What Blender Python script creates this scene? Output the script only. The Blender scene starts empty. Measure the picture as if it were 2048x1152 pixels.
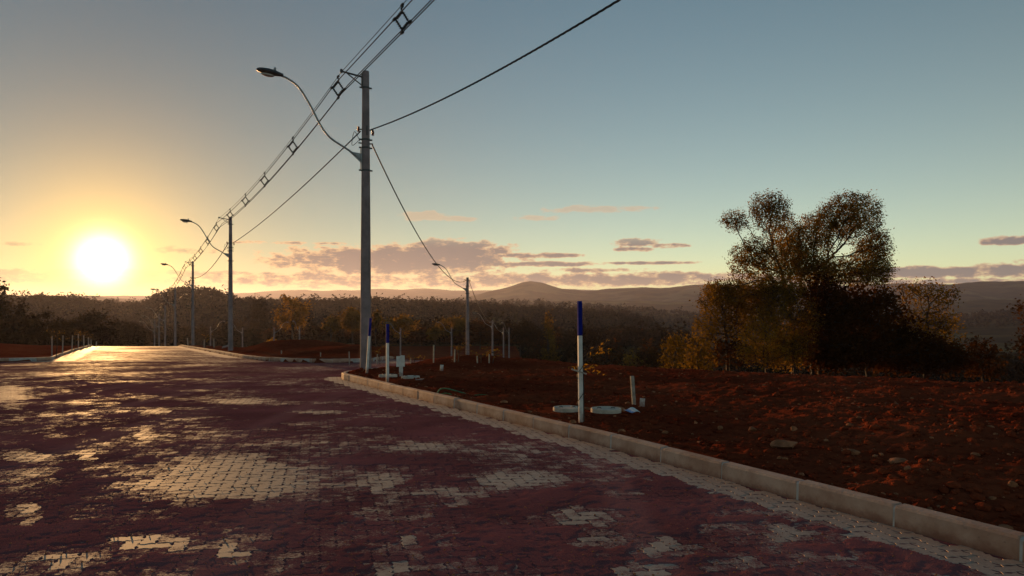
import bpy, math, random
import numpy as np
from mathutils import Vector, Matrix
random.seed(7); RNG = np.random.default_rng(11)
S = bpy.context.scene
COL = S.collection
F, CU, VH, HC = 1600.0, 1024.0, 600.0, 1.6      # focal length in photo pixels, centre column, eye-level row, eye height
R = math.radians

# ------------------------------------------------------------------ camera
cam_d = bpy.data.cameras.new('camera'); cam = bpy.data.objects.new('camera', cam_d); COL.objects.link(cam)
cam.location = (0, 0, HC); cam.rotation_euler = (R(90), 0, 0)
cam_d.sensor_width = 36; cam_d.lens = 36 * F / 2048; cam_d.shift_y = 24 / 2048
cam_d.clip_start = 0.05; cam_d.clip_end = 80000
S.camera = cam

# ------------------------------------------------------------------ render settings
S.render.engine = 'CYCLES'
S.cycles.use_denoising = True
S.cycles.max_bounces = 5; S.cycles.diffuse_bounces = 2; S.cycles.glossy_bounces = 2
S.cycles.transmission_bounces = 3; S.cycles.transparent_max_bounces = 6; S.cycles.volume_bounces = 0
S.cycles.sample_clamp_indirect = 4
S.view_settings.view_transform = 'Standard'; S.view_settings.look = 'None'
S.view_settings.gamma = 1; S.view_settings.exposure = 0.25

# ------------------------------------------------------------------ node helper
class NT:
    def __init__(s, tree): s.t = tree; s.n = tree.nodes; s.l = tree.links
    def new(s, typ, **kw):
        n = s.n.new(typ)
        for k, v in kw.items(): setattr(n, k, v)
        return n
    def put(s, sock, v):
        if isinstance(v, (int, float)):
            if sock.type == 'RGBA': sock.default_value = (v, v, v, 1)
            elif sock.type == 'VECTOR': sock.default_value = (v, v, v)
            else: sock.default_value = v
        elif isinstance(v, (tuple, list)):
            sock.default_value = (tuple(v) + (1,)) if (sock.type == 'RGBA' and len(v) == 3) else tuple(v)
        else: s.l.new(v, sock)
    def m(s, op, a, b=None, c=None, clamp=False):
        n = s.new('ShaderNodeMath', operation=op); n.use_clamp = clamp
        for i, v in enumerate((a, b, c)):
            if v is not None: s.put(n.inputs[i], v)
        return n.outputs[0]
    def vm(s, op, a, b=None, out=0):
        n = s.new('ShaderNodeVectorMath', operation=op); s.put(n.inputs[0], a)
        if b is not None: s.put(n.inputs[3] if op == 'SCALE' else n.inputs[1], b)
        return n.outputs[1] if op in ('DOT_PRODUCT', 'LENGTH') else n.outputs[0]
    def mix(s, f, a, b, mode='MIX'):
        n = s.new('ShaderNodeMix', data_type='RGBA', blend_type=mode)
        s.put(n.inputs[0], f); s.put(n.inputs[6], a); s.put(n.inputs[7], b); return n.outputs[2]
    def noise(s, vec, scale, detail=4, rough=.55, dist=0.0):
        n = s.new('ShaderNodeTexNoise'); s.put(n.inputs['Vector'], vec); n.inputs['Scale'].default_value = scale
        n.inputs['Detail'].default_value = detail; n.inputs['Roughness'].default_value = rough
        n.inputs['Distortion'].default_value = dist; return n.outputs[0]
    def ramp(s, x, lo, hi, a=0.0, b=1.0, smooth=True):
        n = s.new('ShaderNodeMapRange', interpolation_type='SMOOTHSTEP' if smooth else 'LINEAR')
        s.put(n.inputs[0], x)
        for i, v in zip((1, 2, 3, 4), (lo, hi, a, b)): n.inputs[i].default_value = v
        return n.outputs[0]
    def map(s, vec, loc=(0,0,0), rot=(0,0,0), scale=(1,1,1)):
        n = s.new('ShaderNodeMapping'); s.put(n.inputs[0], vec)
        n.inputs[1].default_value = loc; n.inputs[2].default_value = rot; n.inputs[3].default_value = scale
        return n.outputs[0]

# ------------------------------------------------------------------ world: evening sky, low sun, banks of cloud
SUN_U, SUN_V = 205, 522
SUN_AZ = math.atan2(SUN_U - CU, F)                                # negative: left of the view
SUN_EL = math.atan2(-(SUN_V - VH), math.hypot(F, SUN_U - CU))
SUN_DIR = Vector((math.sin(SUN_AZ)*math.cos(SUN_EL), math.cos(SUN_AZ)*math.cos(SUN_EL), math.sin(SUN_EL)))
W = bpy.data.worlds.new('World'); S.world = W; W.use_nodes = True
wt = NT(W.node_tree); wt.n.clear()
out = wt.new('ShaderNodeOutputWorld'); bg = wt.new('ShaderNodeBackground')
wt.l.new(bg.outputs[0], out.inputs[0])
sky = wt.new('ShaderNodeTexSky', sky_type='NISHITA'); sky.sun_disc = False
sky.sun_elevation = SUN_EL + R(3.0); sky.sun_rotation = SUN_AZ; sky.altitude = 300
sky.air_density = 0.8; sky.dust_density = 0.0; sky.ozone_density = 2.2
SKY_STRENGTH = 0.092
W.cycles.sampling_method = 'MANUAL'; W.cycles.sample_map_resolution = 512
dirv = wt.vm('NORMALIZE', wt.new('ShaderNodeTexCoord').outputs['Generated'])
sx = wt.new('ShaderNodeSeparateXYZ'); wt.l.new(dirv, sx.inputs[0]); dx, dy, dz = sx.outputs
az = wt.m('MULTIPLY', wt.m('ARCTAN2', dx, dy), 180/math.pi)       # degrees right of the view axis
el = wt.m('MULTIPLY', wt.m('ARCSINE', dz), 180/math.pi)
base = wt.vm('SCALE', sky.outputs[0], SKY_STRENGTH)
base = wt.mix(1.0, base, (.85, 1.08, .86), 'MULTIPLY')
# thinner veil of light on the sun's side than the clear-air model gives (dusty evening air)
# aureole round the sun
ang = wt.m('MULTIPLY', wt.m('ARCCOSINE', wt.m('MINIMUM', wt.vm('DOT_PRODUCT', dirv, tuple(SUN_DIR)), 0.9999999)), 180/math.pi)
base = wt.vm('SCALE', base, wt.m('SUBTRACT', 1.12, wt.m('MULTIPLY', wt.m('EXPONENT', wt.m('MULTIPLY', wt.m('POWER', wt.m('DIVIDE', ang, 36.0), 2.0), -1.0)), .80)))
base = wt.mix(wt.m('EXPONENT', wt.m('MULTIPLY', wt.m('POWER', wt.m('DIVIDE', ang, 38.0), 2.0), -1.0)), base, wt.mix(1.0, base, (.80, 1.0, 1.18), 'MULTIPLY'))
def glow(sig, amp, col, p=1.0):
    e = wt.m('EXPONENT', wt.m('MULTIPLY', wt.m('POWER', wt.m('DIVIDE', ang, sig), p), -1.0))
    return wt.vm('SCALE', col, wt.m('MULTIPLY', e, amp))
g1 = glow(1.34, 5.0, (1.0, .80, .40), 2.0)
g2 = glow(3.6, 1.05, (1.0, .50, .0), 1.3)
g3 = glow(8.0, .24, (1.0, .42, .02), 1.6)
# yellow band of evening light along the whole horizon, strongest under the sun
elp = wt.m('MAXIMUM', el, 0.0); toward = wt.m('EXPONENT', wt.m('MULTIPLY', ang, -1/45.0))
b1_ = wt.m('MULTIPLY', wt.m('EXPONENT', wt.m('MULTIPLY', elp, -1/13.0)), wt.m('MULTIPLY_ADD', toward, .10, .20))
b2_ = wt.m('MULTIPLY', wt.m('EXPONENT', wt.m('MULTIPLY', elp, -1/3.6)), wt.m('MULTIPLY_ADD', toward, .22, .17))
b3_ = wt.m('MULTIPLY', wt.m('EXPONENT', wt.m('MULTIPLY', elp, -1/12.0)), wt.m('MULTIPLY_ADD', toward, -.15, .15))   # rosy glow opposite the sun, added to warm the light on camera-facing sides
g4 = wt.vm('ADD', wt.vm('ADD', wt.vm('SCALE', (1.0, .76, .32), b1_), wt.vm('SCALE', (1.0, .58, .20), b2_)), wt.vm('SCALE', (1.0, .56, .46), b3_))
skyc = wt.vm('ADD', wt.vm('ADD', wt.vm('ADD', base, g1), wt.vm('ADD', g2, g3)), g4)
# cloud field in azimuth / elevation (degrees): (az, el, half width, half height, weight)
def px2(u, v):
    return math.degrees(math.atan2(u-CU, F)), math.degrees(math.atan2(VH-v, math.hypot(F, u-CU)))
cl = [(800,522,190,24,1.1),(900,500,100,17,1.05),(575,522,46,10,.55),(640,512,60,16,.6),(700,560,430,11,.52),(1230,558,270,11,.8),
      (1075,528,120,4,.8),(1070,511,75,4.5,.8),(1185,541,70,4,.55),(1300,526,75,2.6,.7),(1270,485,34,8,.75),(1268,498,28,4,.8),(1335,492,28,4,.6),
      (845,432,40,8,.72),(920,438,25,4,.35),(1180,418,80,6,.6),(1060,436,40,4,.35),
      (1850,546,110,9,1.0),(2040,540,60,12,.95),(2015,481,34,6,.85),(1900,563,200,5,.7),(590,486,90,2.5,.4),(930,566,160,6,.45),
      (360,500,45,5,.5),(30,487,26,3,.6),(300,545,260,4,.55),(-250,548,300,12,.9),(-500,520,120,8,.8),(2500,545,260,12,.9),(2800,500,140,7,.8)]
cv = wt.new('ShaderNodeCombineXYZ'); wt.l.new(az, cv.inputs[0]); wt.l.new(wt.m('MULTIPLY', el, 2.6), cv.inputs[1])
n1 = wt.noise(cv.outputs[0], .75, 6, .66)
n2 = wt.noise(wt.vm('ADD', cv.outputs[0], (31.0, 7.0, 3.0)), .22, 2, .5)
ae_ = wt.new('ShaderNodeCombineXYZ'); wt.l.new(az, ae_.inputs[0]); wt.l.new(el, ae_.inputs[1]); ae = ae_.outputs[0]
dens = None
for (u, v, ru, rv, w_) in cl:
    a0, e0 = px2(u, v); ra = ru/27.9; re = rv/27.9
    vv = wt.new('ShaderNodeVectorMath', operation='MULTIPLY_ADD'); wt.l.new(ae, vv.inputs[0])
    vv.inputs[1].default_value = (1/ra, 1/re, 0); vv.inputs[2].default_value = (-a0/ra, -e0/re, 0)
    q = wt.m('MULTIPLY_ADD', wt.vm('DOT_PRODUCT', vv.outputs[0], vv.outputs[0]), -.55*w_, w_)
    dens = q if dens is None else wt.m('SMOOTH_MAX', dens, q, .12)
dens = wt.m('MAXIMUM', dens, -1.2)
field = wt.m('ADD', dens, wt.m('ADD', wt.m('MULTIPLY', wt.m('SUBTRACT', n1, .5), 3.2), wt.m('MULTIPLY', wt.m('SUBTRACT', n2, .5), 1.0)))
cover = wt.ramp(field, -.08, .42)
core = wt.ramp(field, .10, .75)
# towards the sun the clouds burn orange, away from it they turn slate
warm = wt.m('EXPONENT', wt.m('MULTIPLY', ang, -1/24.0))
lit = wt.mix(warm, (.55, .34, .22), (.98, .56, .22))
body = wt.mix(warm, (.20, .165, .16), (.19, .135, .118))
cloud = wt.mix(core, lit, body)
wisp = wt.ramp(el, 3.6, 5.2, 1.0, .5); core = wt.m('MULTIPLY', core, wt.ramp(el, 4.0, 5.2, 1.0, .25))
cover = wt.m('MULTIPLY', cover, wisp)
cloud = wt.mix(core, lit, body)
skyc2 = wt.mix(wt.m('MULTIPLY', cover, wt.ramp(ang, 1.5, 9.0, .12, .95)), skyc, cloud)
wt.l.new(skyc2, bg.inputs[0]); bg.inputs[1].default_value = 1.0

# ------------------------------------------------------------------ sun
sd = bpy.data.lights.new('sun', 'SUN'); sun = bpy.data.objects.new('sun', sd); COL.objects.link(sun)
sd.energy = 4.6; sd.angle = R(0.6); sd.color = (1.0, .52, .19)
sun.rotation_euler = (-SUN_DIR).to_track_quat('-Z', 'Y').to_euler()

# ------------------------------------------------------------------ mesh helpers
def link(name, me, mat=None, parent=None, loc=None, rot=None):
    o = bpy.data.objects.new(name, me); COL.objects.link(o)
    if mat is not None and me is not None and not me.materials: me.materials.append(mat)
    if parent is not None: o.parent = parent
    if loc is not None: o.location = loc
    if rot is not None: o.rotation_euler = rot
    return o
def tag(o, label=None, cat=None, group=None, kind=None):
    if label: o['label'] = label
    if cat: o['category'] = cat
    if group: o['group'] = group
    if kind: o['kind'] = kind
    return o
def empty(name, loc, rz=0.0):
    o = bpy.data.objects.new(name, None); COL.objects.link(o); o.location = loc; o.rotation_euler = (0, 0, rz)
    o.empty_display_size = .2; return o
def mesh_np(name, V, Fq, smooth=False, attr=None):
    """V (n,3) array, Fq list of (m,k) index arrays"""
    me = bpy.data.meshes.new(name); V = np.asarray(V, np.float32)
    me.vertices.add(len(V)); me.vertices.foreach_set('co', V.ravel())
    Fq = [np.asarray(f, np.int32) for f in Fq if len(f)]
    nl = sum(f.size for f in Fq); nf = sum(len(f) for f in Fq)
    me.loops.add(nl); me.polygons.add(nf)
    me.loops.foreach_set('vertex_index', np.concatenate([f.ravel() for f in Fq]))
    tot = np.concatenate([np.full(len(f), f.shape[1], np.int32) for f in Fq])
    st = np.concatenate([[0], np.cumsum(tot)[:-1]]).astype(np.int32)
    me.polygons.foreach_set('loop_start', st)
    try: me.polygons.foreach_set('loop_total', tot)
    except Exception: pass
    me.update(calc_edges=True)
    me.polygons.foreach_set('use_smooth', np.full(nf, bool(smooth)))
    if attr:
        for k, a in attr.items():
            at = me.attributes.new(k, 'FLOAT', 'POINT'); at.data.foreach_set('value', np.asarray(a, np.float32))
    me.validate(); return me
def grid_faces(nr, nc, wrap=False):
    i = np.arange(nr-1)[:, None]; j = np.arange(nc if wrap else nc-1)[None, :]
    a = i*nc+j; b = i*nc+(j+1) % nc
    return np.stack([a, b, b+nc, a+nc], -1).reshape(-1, 4)
class MB:
    def __init__(s): s.v = []; s.f = []
    def add(s, vs, fs):
        o = len(s.v); s.v += [tuple(v) for v in vs]; s.f += [tuple(i+o for i in f) for f in fs]; return s
    def box(s, c, d, M=None):
        vs = [Vector((c[0]+d[0]*x/2, c[1]+d[1]*y/2, c[2]+d[2]*z/2)) for x in (-1, 1) for y in (-1, 1) for z in (-1, 1)]
        if M is not None: vs = [M @ v for v in vs]
        return s.add(vs, [(0,1,3,2),(4,6,7,5),(0,4,5,1),(2,3,7,6),(0,2,6,4),(1,5,7,3)])
    def tube(s, P, rad, n=8, cap=True):
        P = [Vector(p) for p in P]; k = len(P)
        rad = [rad]*k if isinstance(rad, (int, float)) else rad
        up = None; rings = []
        for i in range(k):
            t = (P[min(i+1, k-1)]-P[max(i-1, 0)]).normalized()
            if up is None: up = t.orthogonal().normalized()
            else: up = (up - t*up.dot(t)); up = up.normalized() if up.length > 1e-6 else t.orthogonal().normalized()
            b = t.cross(up)
            rings.append([P[i]+(up*math.cos(2*math.pi*j/n)+b*math.sin(2*math.pi*j/n))*rad[i] for j in range(n)])
        vs = [v for r in rings for v in r]
        fs = [(i*n+j, i*n+(j+1) % n, (i+1)*n+(j+1) % n, (i+1)*n+j) for i in range(k-1) for j in range(n)]
        if cap: fs += [tuple(range(n-1, -1, -1)), tuple((k-1)*n+j for j in range(n))]
        return s.add(vs, fs)
    def lathe(s, prof, n=16, c=(0,0,0), M=None):
        vs = [Vector((c[0]+r*math.cos(2*math.pi*j/n), c[1]+r*math.sin(2*math.pi*j/n), c[2]+z)) for r, z in prof for j in range(n)]
        if M is not None: vs = [M @ v for v in vs]
        k = len(prof)
        fs = [(i*n+j, i*n+(j+1) % n, (i+1)*n+(j+1) % n, (i+1)*n+j) for i in range(k-1) for j in range(n)]
        fs += [tuple(range(n-1, -1, -1)), tuple((k-1)*n+j for j in range(n))]
        return s.add(vs, fs)
    def mesh(s, name, smooth=False):
        me = bpy.data.meshes.new(name); me.from_pydata(s.v, [], s.f); me.update()
        if smooth:
            me.polygons.foreach_set('use_smooth', [True]*len(me.polygons))
            try: me.set_sharp_from_angle(angle=R(40))
            except Exception: pass
        return me
    def build(s, name, mat, parent=None, smooth=False, loc=None): return link(name, s.mesh(name, smooth), mat, parent, loc)
def copy_tree(o, parent=None):
    c = o.copy(); COL.objects.link(c)
    if parent is not None: c.parent = parent
    for ch in list(o.children): copy_tree(ch, c)
    return c

# ------------------------------------------------------------------ noise
def _h(ix, iy, seed):
    n = (ix*374761393 + iy*668265263 + seed*1442695041) & 0xFFFFFFFF
    n = ((n ^ (n >> 13))*1274126177) & 0xFFFFFFFF
    return ((n ^ (n >> 16)) & 0xFFFF)/65535.0
def vn(x, y, seed=0):
    x = np.asarray(x, float); y = np.asarray(y, float)
    ix = np.floor(x).astype(np.int64); iy = np.floor(y).astype(np.int64); fx = x-ix; fy = y-iy
    fx = fx*fx*(3-2*fx); fy = fy*fy*(3-2*fy)
    a = _h(ix, iy, seed); b = _h(ix+1, iy, seed); c = _h(ix, iy+1, seed); d = _h(ix+1, iy+1, seed)
    return (a*(1-fx)+b*fx)*(1-fy)+(c*(1-fx)+d*fx)*fy-.5
def fbm(x, y, seed=0, o=4, g=.5):
    r = 0; a = 1.0
    for i in range(o): r = r+a*vn(x*2**i+i*7.3, y*2**i-i*3.1, seed+i); a *= g
    return r
def sst(x, a, b): t = np.clip((np.asarray(x, float)-a)/(b-a), 0, 1); return t*t*(3-2*t)
def ip(pts): p = np.array(pts, float); return lambda t: np.interp(t, p[:, 0], p[:, 1])

# ------------------------------------------------------------------ lie of the land
P_road = ip([(-20,0),(5,0),(9,-.03),(13,-.12),(19,-.33),(22.5,-.47),(32,-.87),(48.6,-1.57),(76.7,-2.83),(100,-4.85),(122,-7.3),(141,-8.9),(160,-10.5),(200,-13),(300,-18)])
P_field = ip([(-20,0),(5,0),(9,-.03),(13,-.12),(19,-.33),(22.5,-.47),(32,-.98),(48,-2.2),(64,-3.4),(80,-4.9),(100,-6.9),(112,-7.9),(150,-10.3),(185,-10.7),(220,-11),(300,-14)])
XK = ip([(-10,10.9),(5.53,2.77),(9.9,.49),(13.4,-1.29),(19.06,-3.9),(22,-5.25),(36.8,-12.4),(48.6,-18.2),(76.7,-31.8),(120,-52.6),(200,-91),(400,-188)])
NEAR_K = [(-4.35,20.6),(-4.33,21.4),(-4.15,22.2),(-3.7,23.6),(-2.6,26),(-1.2,29),(-.75,31),(-.65,33),(-.8,37),(-1.6,45),(-4.4,64),(-9.5,100),(-17,150)]
FAR_K = [(-6.9,30.7),(-5.95,31.4),(-5.6,32.6),(-5.65,35),(-6.6,45),(-9.8,64),(-15,100),(-22.5,150)]
NKX = ip([(y, x) for x, y in NEAR_K]); FKX = ip([(y, x) for x, y in FAR_K])
FL = ip([(30.7,-6.9),(31.2,-8.1),(32.1,-9.2),(33.8,-10.7),(36.8,-12.4)])          # far corner, left branch
def RX(Y):
    Y = np.asarray(Y, float)
    return np.where(Y < 19.06, XK(Y), np.where(Y < 20.6, np.interp(Y, [19.06,19.8,20.6], [-3.9,-4.2,-4.35]),
           np.where(Y < 30.7, NKX(Y), np.where(Y < 36.8, FL(Y), XK(Y)))))
def LX(Y):
    Y = np.asarray(Y, float)
    return np.where(Y < 31.4, -.85*np.maximum(Y, 0)-9, np.where(Y < 34.5, np.interp(Y, [31.4,31.7,32.4,33.3,34.5], [-22.5,-20.6,-19.5,-19.25,-19.8]), XK(Y)-8.5))
def smin(a, b, k):
    h = np.clip(.5+.5*(b-a)/k, 0, 1); return b*(1-h)+a*h-k*h*(1-h)
def base_z(X, Y):
    e = X-XK(Y); w = sst(e, 2, 16)*sst(Y, 22, 40)
    return P_road(Y)*(1-w)+P_field(Y)*w
def on_road(X, Y, pad=0.0):
    a = (X < RX(Y)+pad) & (X > LX(Y)-pad) & (Y < 190) & (Y > -8)
    b = (X < NKX(Y)+pad) & (X > FKX(Y)-pad) & (Y >= 30.2) & (Y < 150)
    return a | b
RIDGES = [  # (distance, front width, back width, [(u, v), ...]) : crest rows as seen from the road
 (820, 480, 420, [(-600,604),(0,605),(60,604),(140,608),(215,617),(280,617),(318,599),(345,589),(400,590),(440,597),(480,612),(560,612),(640,612),(760,612),(900,615),(1000,618),(1150,624),(1240,632),(1300,648),(1340,685),(1400,730),(1600,745),(2048,750),(3000,740)]),
 (1700, 700, 600, [(-600,612),(0,611),(300,610),(600,609),(900,608),(1040,609),(1130,612),(1250,620),(1400,632),(1500,644),(1700,642),(1900,636),(2048,628),(2600,622)]),
 (3200, 1000, 1000, [(-600,606),(0,605),(500,605),(900,604),(1100,602),(1180,600),(1290,603),(1400,604),(1600,603),(1900,601),(2048,598),(2600,594)]),
 (5200, 1800, 2200, [(-600,606),(100,600),(130,594),(190,592),(240,596),(300,602),(480,602),(850,600),(900,598),(940,592),(980,583),(1020,573),(1045,565),(1060,563),(1078,565),(1100,571),(1130,578),(1165,583),(1200,579),(1260,575),(1320,576),(1380,571),(1420,568),(1500,571),(1700,571),(1800,567),(1900,568),(1960,563),(2048,562),(2300,567),(3000,572)]),
 (9500, 2500, 2500, [(-600,590),(0,592),(300,592),(480,587),(520,584),(600,579),(640,581),(700,581),(760,578),(800,580),(850,577),(900,581),(960,581),(1150,578),(1200,580),(1500,585),(2048,585),(3000,585)])]
VALLEY = ip([(0,-40),(300,-15),(480,-34),(900,-48),(2000,-55),(20000,-75)])
def far_z(X, Y):
    D = np.hypot(X, Y); az_ = np.clip(np.arctan2(X, Y), -.86, .86); u = CU+F*np.tan(az_); c = np.cos(az_)
    z = VALLEY(D)+3*fbm(X/160., Y/160., 5)
    for (d0, wf, wb, pts) in RIDGES:
        p = np.array(pts, float); v = np.interp(u, p[:, 0], p[:, 1])
        dd = d0*(1+.10*vn(u/170., 0*u, int(d0)))
        v = v+fbm(u/34., D/(d0*.25), int(d0)+3, 4, .55)*(3.2 if d0 < 3000 else 2.0)
        zr = HC-(v-VH)/F*dd*c
        s = np.where(D < dd, sst(D, dd-wf, dd), 1-sst(D, dd, dd+wb))
        gul = 1+.25*fbm(u/60., D/(wf*.5), int(d0)+9, 3)*s*(1-s)*4
        vb = VALLEY(D)
        z = np.maximum(z, vb+(zr-vb)*np.clip(s*gul, 0, 1))
    return z
FLAT = []                                                          # spots trodden level round the cement covers
def ground_z(X, Y, fine=True):
    X = np.asarray(X, float); Y = np.asarray(Y, float); D = np.hypot(X, Y)
    b = base_z(X, Y)
    e = X-XK(Y)
    h = np.maximum(Y-(23.3-.62*(X+.35)), 0); h = h*h/(h+2.5)
    coef = np.clip(.010*np.maximum(X-1.0, 0), 0, .15)
    z = b-np.minimum(coef*h, 13)*sst(e, 3, 12)
    z = z+.11*(1-sst(D, 40, 120))
    z = z+.68*np.exp(-(((X+11.3)/4.6)**2+((Y-45)/6.5)**2))*sst(e, .6, 2.5)+.35*np.exp(-(((X+7.2)/2.0)**2+((Y-39)/3)**2))
    z = z+.30*np.exp(-(((X+1.4)/1.6)**2+((Y-25.5)/2.0)**2))
    lf = X-LX(Y); z = z+.5*sst(-lf, 2, 14)*(1-sst(Y, 60, 110))                     # bank left of the road
    if fine:
        am = np.maximum(sst(e, .10, .9), sst(-lf, .2, 1.2))*(1-sst(D, 60, 150))
        for (fx_, fy_) in FLAT: am = am*(1-.92*np.exp(-(((X-fx_)**2+(Y-fy_)**2)/.55**2)**2))
        z = z+am*(.13*fbm(X/2.6, Y/2.6, 1, 3)+.058*fbm(X/.55, Y/.55, 2, 3)+.05*np.maximum(fbm(X/.17, Y/.17, 3, 3), 0)+.028*fbm(X/.07, Y/.07, 8, 2))
        z = z-.045*am*np.exp(-((np.abs(((X*.30+Y*.95)-17.5+.5*fbm(X/3., Y/3., 4, 2)))/.35)**2))
        z = z-am*.05*np.exp(-((np.abs(((X*.35+Y*.94)-14.6+.4*fbm(X/3., Y/3., 41, 2)))/.28)**2))
    t = sst(D, 215, 330)
    fz = far_z(X, Y)
    z = np.where(D > 205, z*(1-t)+fz*t, z)
    return np.where(on_road(X, Y, .06), b-.12, z)
def gz(x, y, fine=True): return float(ground_z(np.array([x]), np.array([y]), fine)[0])
def at(u, v, Y): return Vector(((u-CU)/F*Y, Y, HC-(v-VH)/F*Y))
def hit(u, v, y0=3.0, y1=400.0):
    """where the sight line through a photo pixel meets the ground"""
    Y = np.geomspace(y0, y1, 4000); X = (u-CU)/F*Y; Z = HC-(v-VH)/F*Y
    g = ground_z(X, Y, False); g = np.where(on_road(X, Y, .06), g+.12, g)
    k = np.argmax(Z <= g); return float(X[k]), float(Y[k]), float(g[k])
COVERS = [(776, 754, 37, 'round cement disc behind the upright blue-topped stake'), (821, 757, 37, 'round cement disc at foot of the white folded plate'),
          (1134, 822, 56, 'round cement disc partly behind the tall blue-topped stake'), (1212, 824, 61, 'round cement disc right of the tall blue-topped stake')]
for c_ in COVERS: FLAT.append(hit(c_[0], c_[1])[:2])
def stand(u, Y): x = (u-CU)/F*Y; return Vector((x, Y, gz(x, Y)))
def stand_top(u, v_top, hgt, y0=30, y1=330):
    """depth on the ground at column u where a thing of that height reaches row v_top"""
    Y = np.linspace(y0, y1, 1500); X = (u-CU)/F*Y
    d = np.abs(ground_z(X, Y, False)+hgt-(HC-(v_top-VH)/F*Y)); k = int(np.argmin(d)); return stand(u, float(Y[k]))

# ------------------------------------------------------------------ materials
def new_mat(name):
    m = bpy.data.materials.new(name); m.use_nodes = True; t = NT(m.node_tree)
    p = m.node_tree.nodes['Principled BSDF']; return m, t, p
def pos(t): return t.new('ShaderNodeNewGeometry').outputs['Position']
def bump(t, p, h, strength=.5, dist=.02):
    b = t.new('ShaderNodeBump'); t.put(b.inputs['Strength'], strength); b.inputs['Distance'].default_value = dist
    t.put(b.inputs['Height'], h); t.l.new(b.outputs[0], p.inputs['Normal'])
def simple(name, col, rough=.6, metal=0.0, var=.25, scale=6.0, bumps=.15, spec=.4, obj=True):
    m, t, p = new_mat(name)
    tc = t.new('ShaderNodeTexCoord').outputs['Object'] if obj else pos(t)
    n = t.noise(tc, scale, 5, .6)
    c = t.mix(t.ramp(n, .3, .7), tuple(x*(1-var) for x in col), tuple(min(1, x*(1+var)) for x in col))
    t.put(p.inputs['Base Color'], c); p.inputs['Roughness'].default_value = rough; p.inputs['Metallic'].default_value = metal
    p.inputs['Specular IOR Level'].default_value = spec
    if bumps: bump(t, p, t.noise(tc, scale*6, 4, .6), bumps, .01)
    return m
DIRT = (.215, .074, .076); DIRT2 = (.30, .125, .12)
def dirt_colour(t, P):
    a = t.noise(P, .7, 5, .6); b = t.noise(P, 22, 3, .7); c = t.noise(P, 110, 2, .6)
    tr = t.noise(t.map(P, rot=(0, 0, R(-27.3)), scale=(1.6, .09, 1)), 1.0, 3, .5)
    col = t.mix(t.ramp(a, .3, .7), tuple(x*.78 for x in DIRT), tuple(x*1.2 for x in DIRT))
    col = t.mix(t.m('MULTIPLY', t.ramp(tr, .47, .72), .65), col, DIRT2)
    col = t.mix(t.m('MULTIPLY', t.ramp(b, .55, .75), .5), col, (.105, .034, .036))
    col = t.mix(t.m('MULTIPLY', t.ramp(c, .60, .72), .75), col, (.33, .19, .13))
    hh = t.m('ADD', t.m('MULTIPLY', b, .8), t.m('MULTIPLY', c, .5))
    return col, hh
def paving(name, sheet):
    m, t, p = new_mat(name); P = pos(t)
    at_ = t.new('ShaderNodeAttribute', attribute_name='bare').outputs['Fac']
    nm = t.noise(P, 5.5, 4, .6); nf = t.noise(P, 46, 4, .7); ns = t.noise(P, 170, 2, .6); nl = t.noise(P, .55, 3, .55)
    k = t.m('ADD', at_, t.m('MULTIPLY', t.m('SUBTRACT', nm, .5), 1.5))
    k = t.m('ADD', k, t.m('MULTIPLY', t.m('SUBTRACT', nf, .5), 1.5))
    k = t.m('ADD', k, t.m('MULTIPLY', t.m('SUBTRACT', ns, .5), .9))
    k = t.m('ADD', k, t.m('MULTIPLY', t.m('SUBTRACT', nl, .5), .9 if sheet else .5))
    mask = t.ramp(k, -.16, .34)
    dc, dh = dirt_colour(t, P)
    st = t.noise(P, 3.0, 4, .6); gr = t.noise(P, 240, 2, .5)
    con = t.mix(t.ramp(st, .3, .7), (.45, .305, .220), (.55, .385, .285))
    con = t.mix(t.m('MULTIPLY', t.ramp(gr, .5, .8), .35), con, (.16, .13, .11))
    con = t.mix(t.m('MULTIPLY', t.ramp(nf, .42, .62), .30), con, (.21, .105, .08))
    fade = t.ramp(t.vm('LENGTH', P), 6, 24, .5, .06)
    t.put(p.inputs['Base Color'], con); p.inputs['Roughness'].default_value = .68; p.inputs['Specular IOR Level'].default_value = .36
    d = t.new('ShaderNodeBsdfDiffuse'); t.put(d.inputs[0], dc); mx = t.new('ShaderNodeMixShader'); t.put(mx.inputs[0], mask)
    t.l.new(d.outputs[0], mx.inputs[1]); t.l.new(p.outputs[0], mx.inputs[2]); t.l.new(mx.outputs[0], t.n['Material Output'].inputs[0])
    bump(t, d, dh, fade, .014)
    return m
M_PAVE = paving('concrete pavers under red dust', False); M_ROAD = paving('dusty paved road', True)
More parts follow.
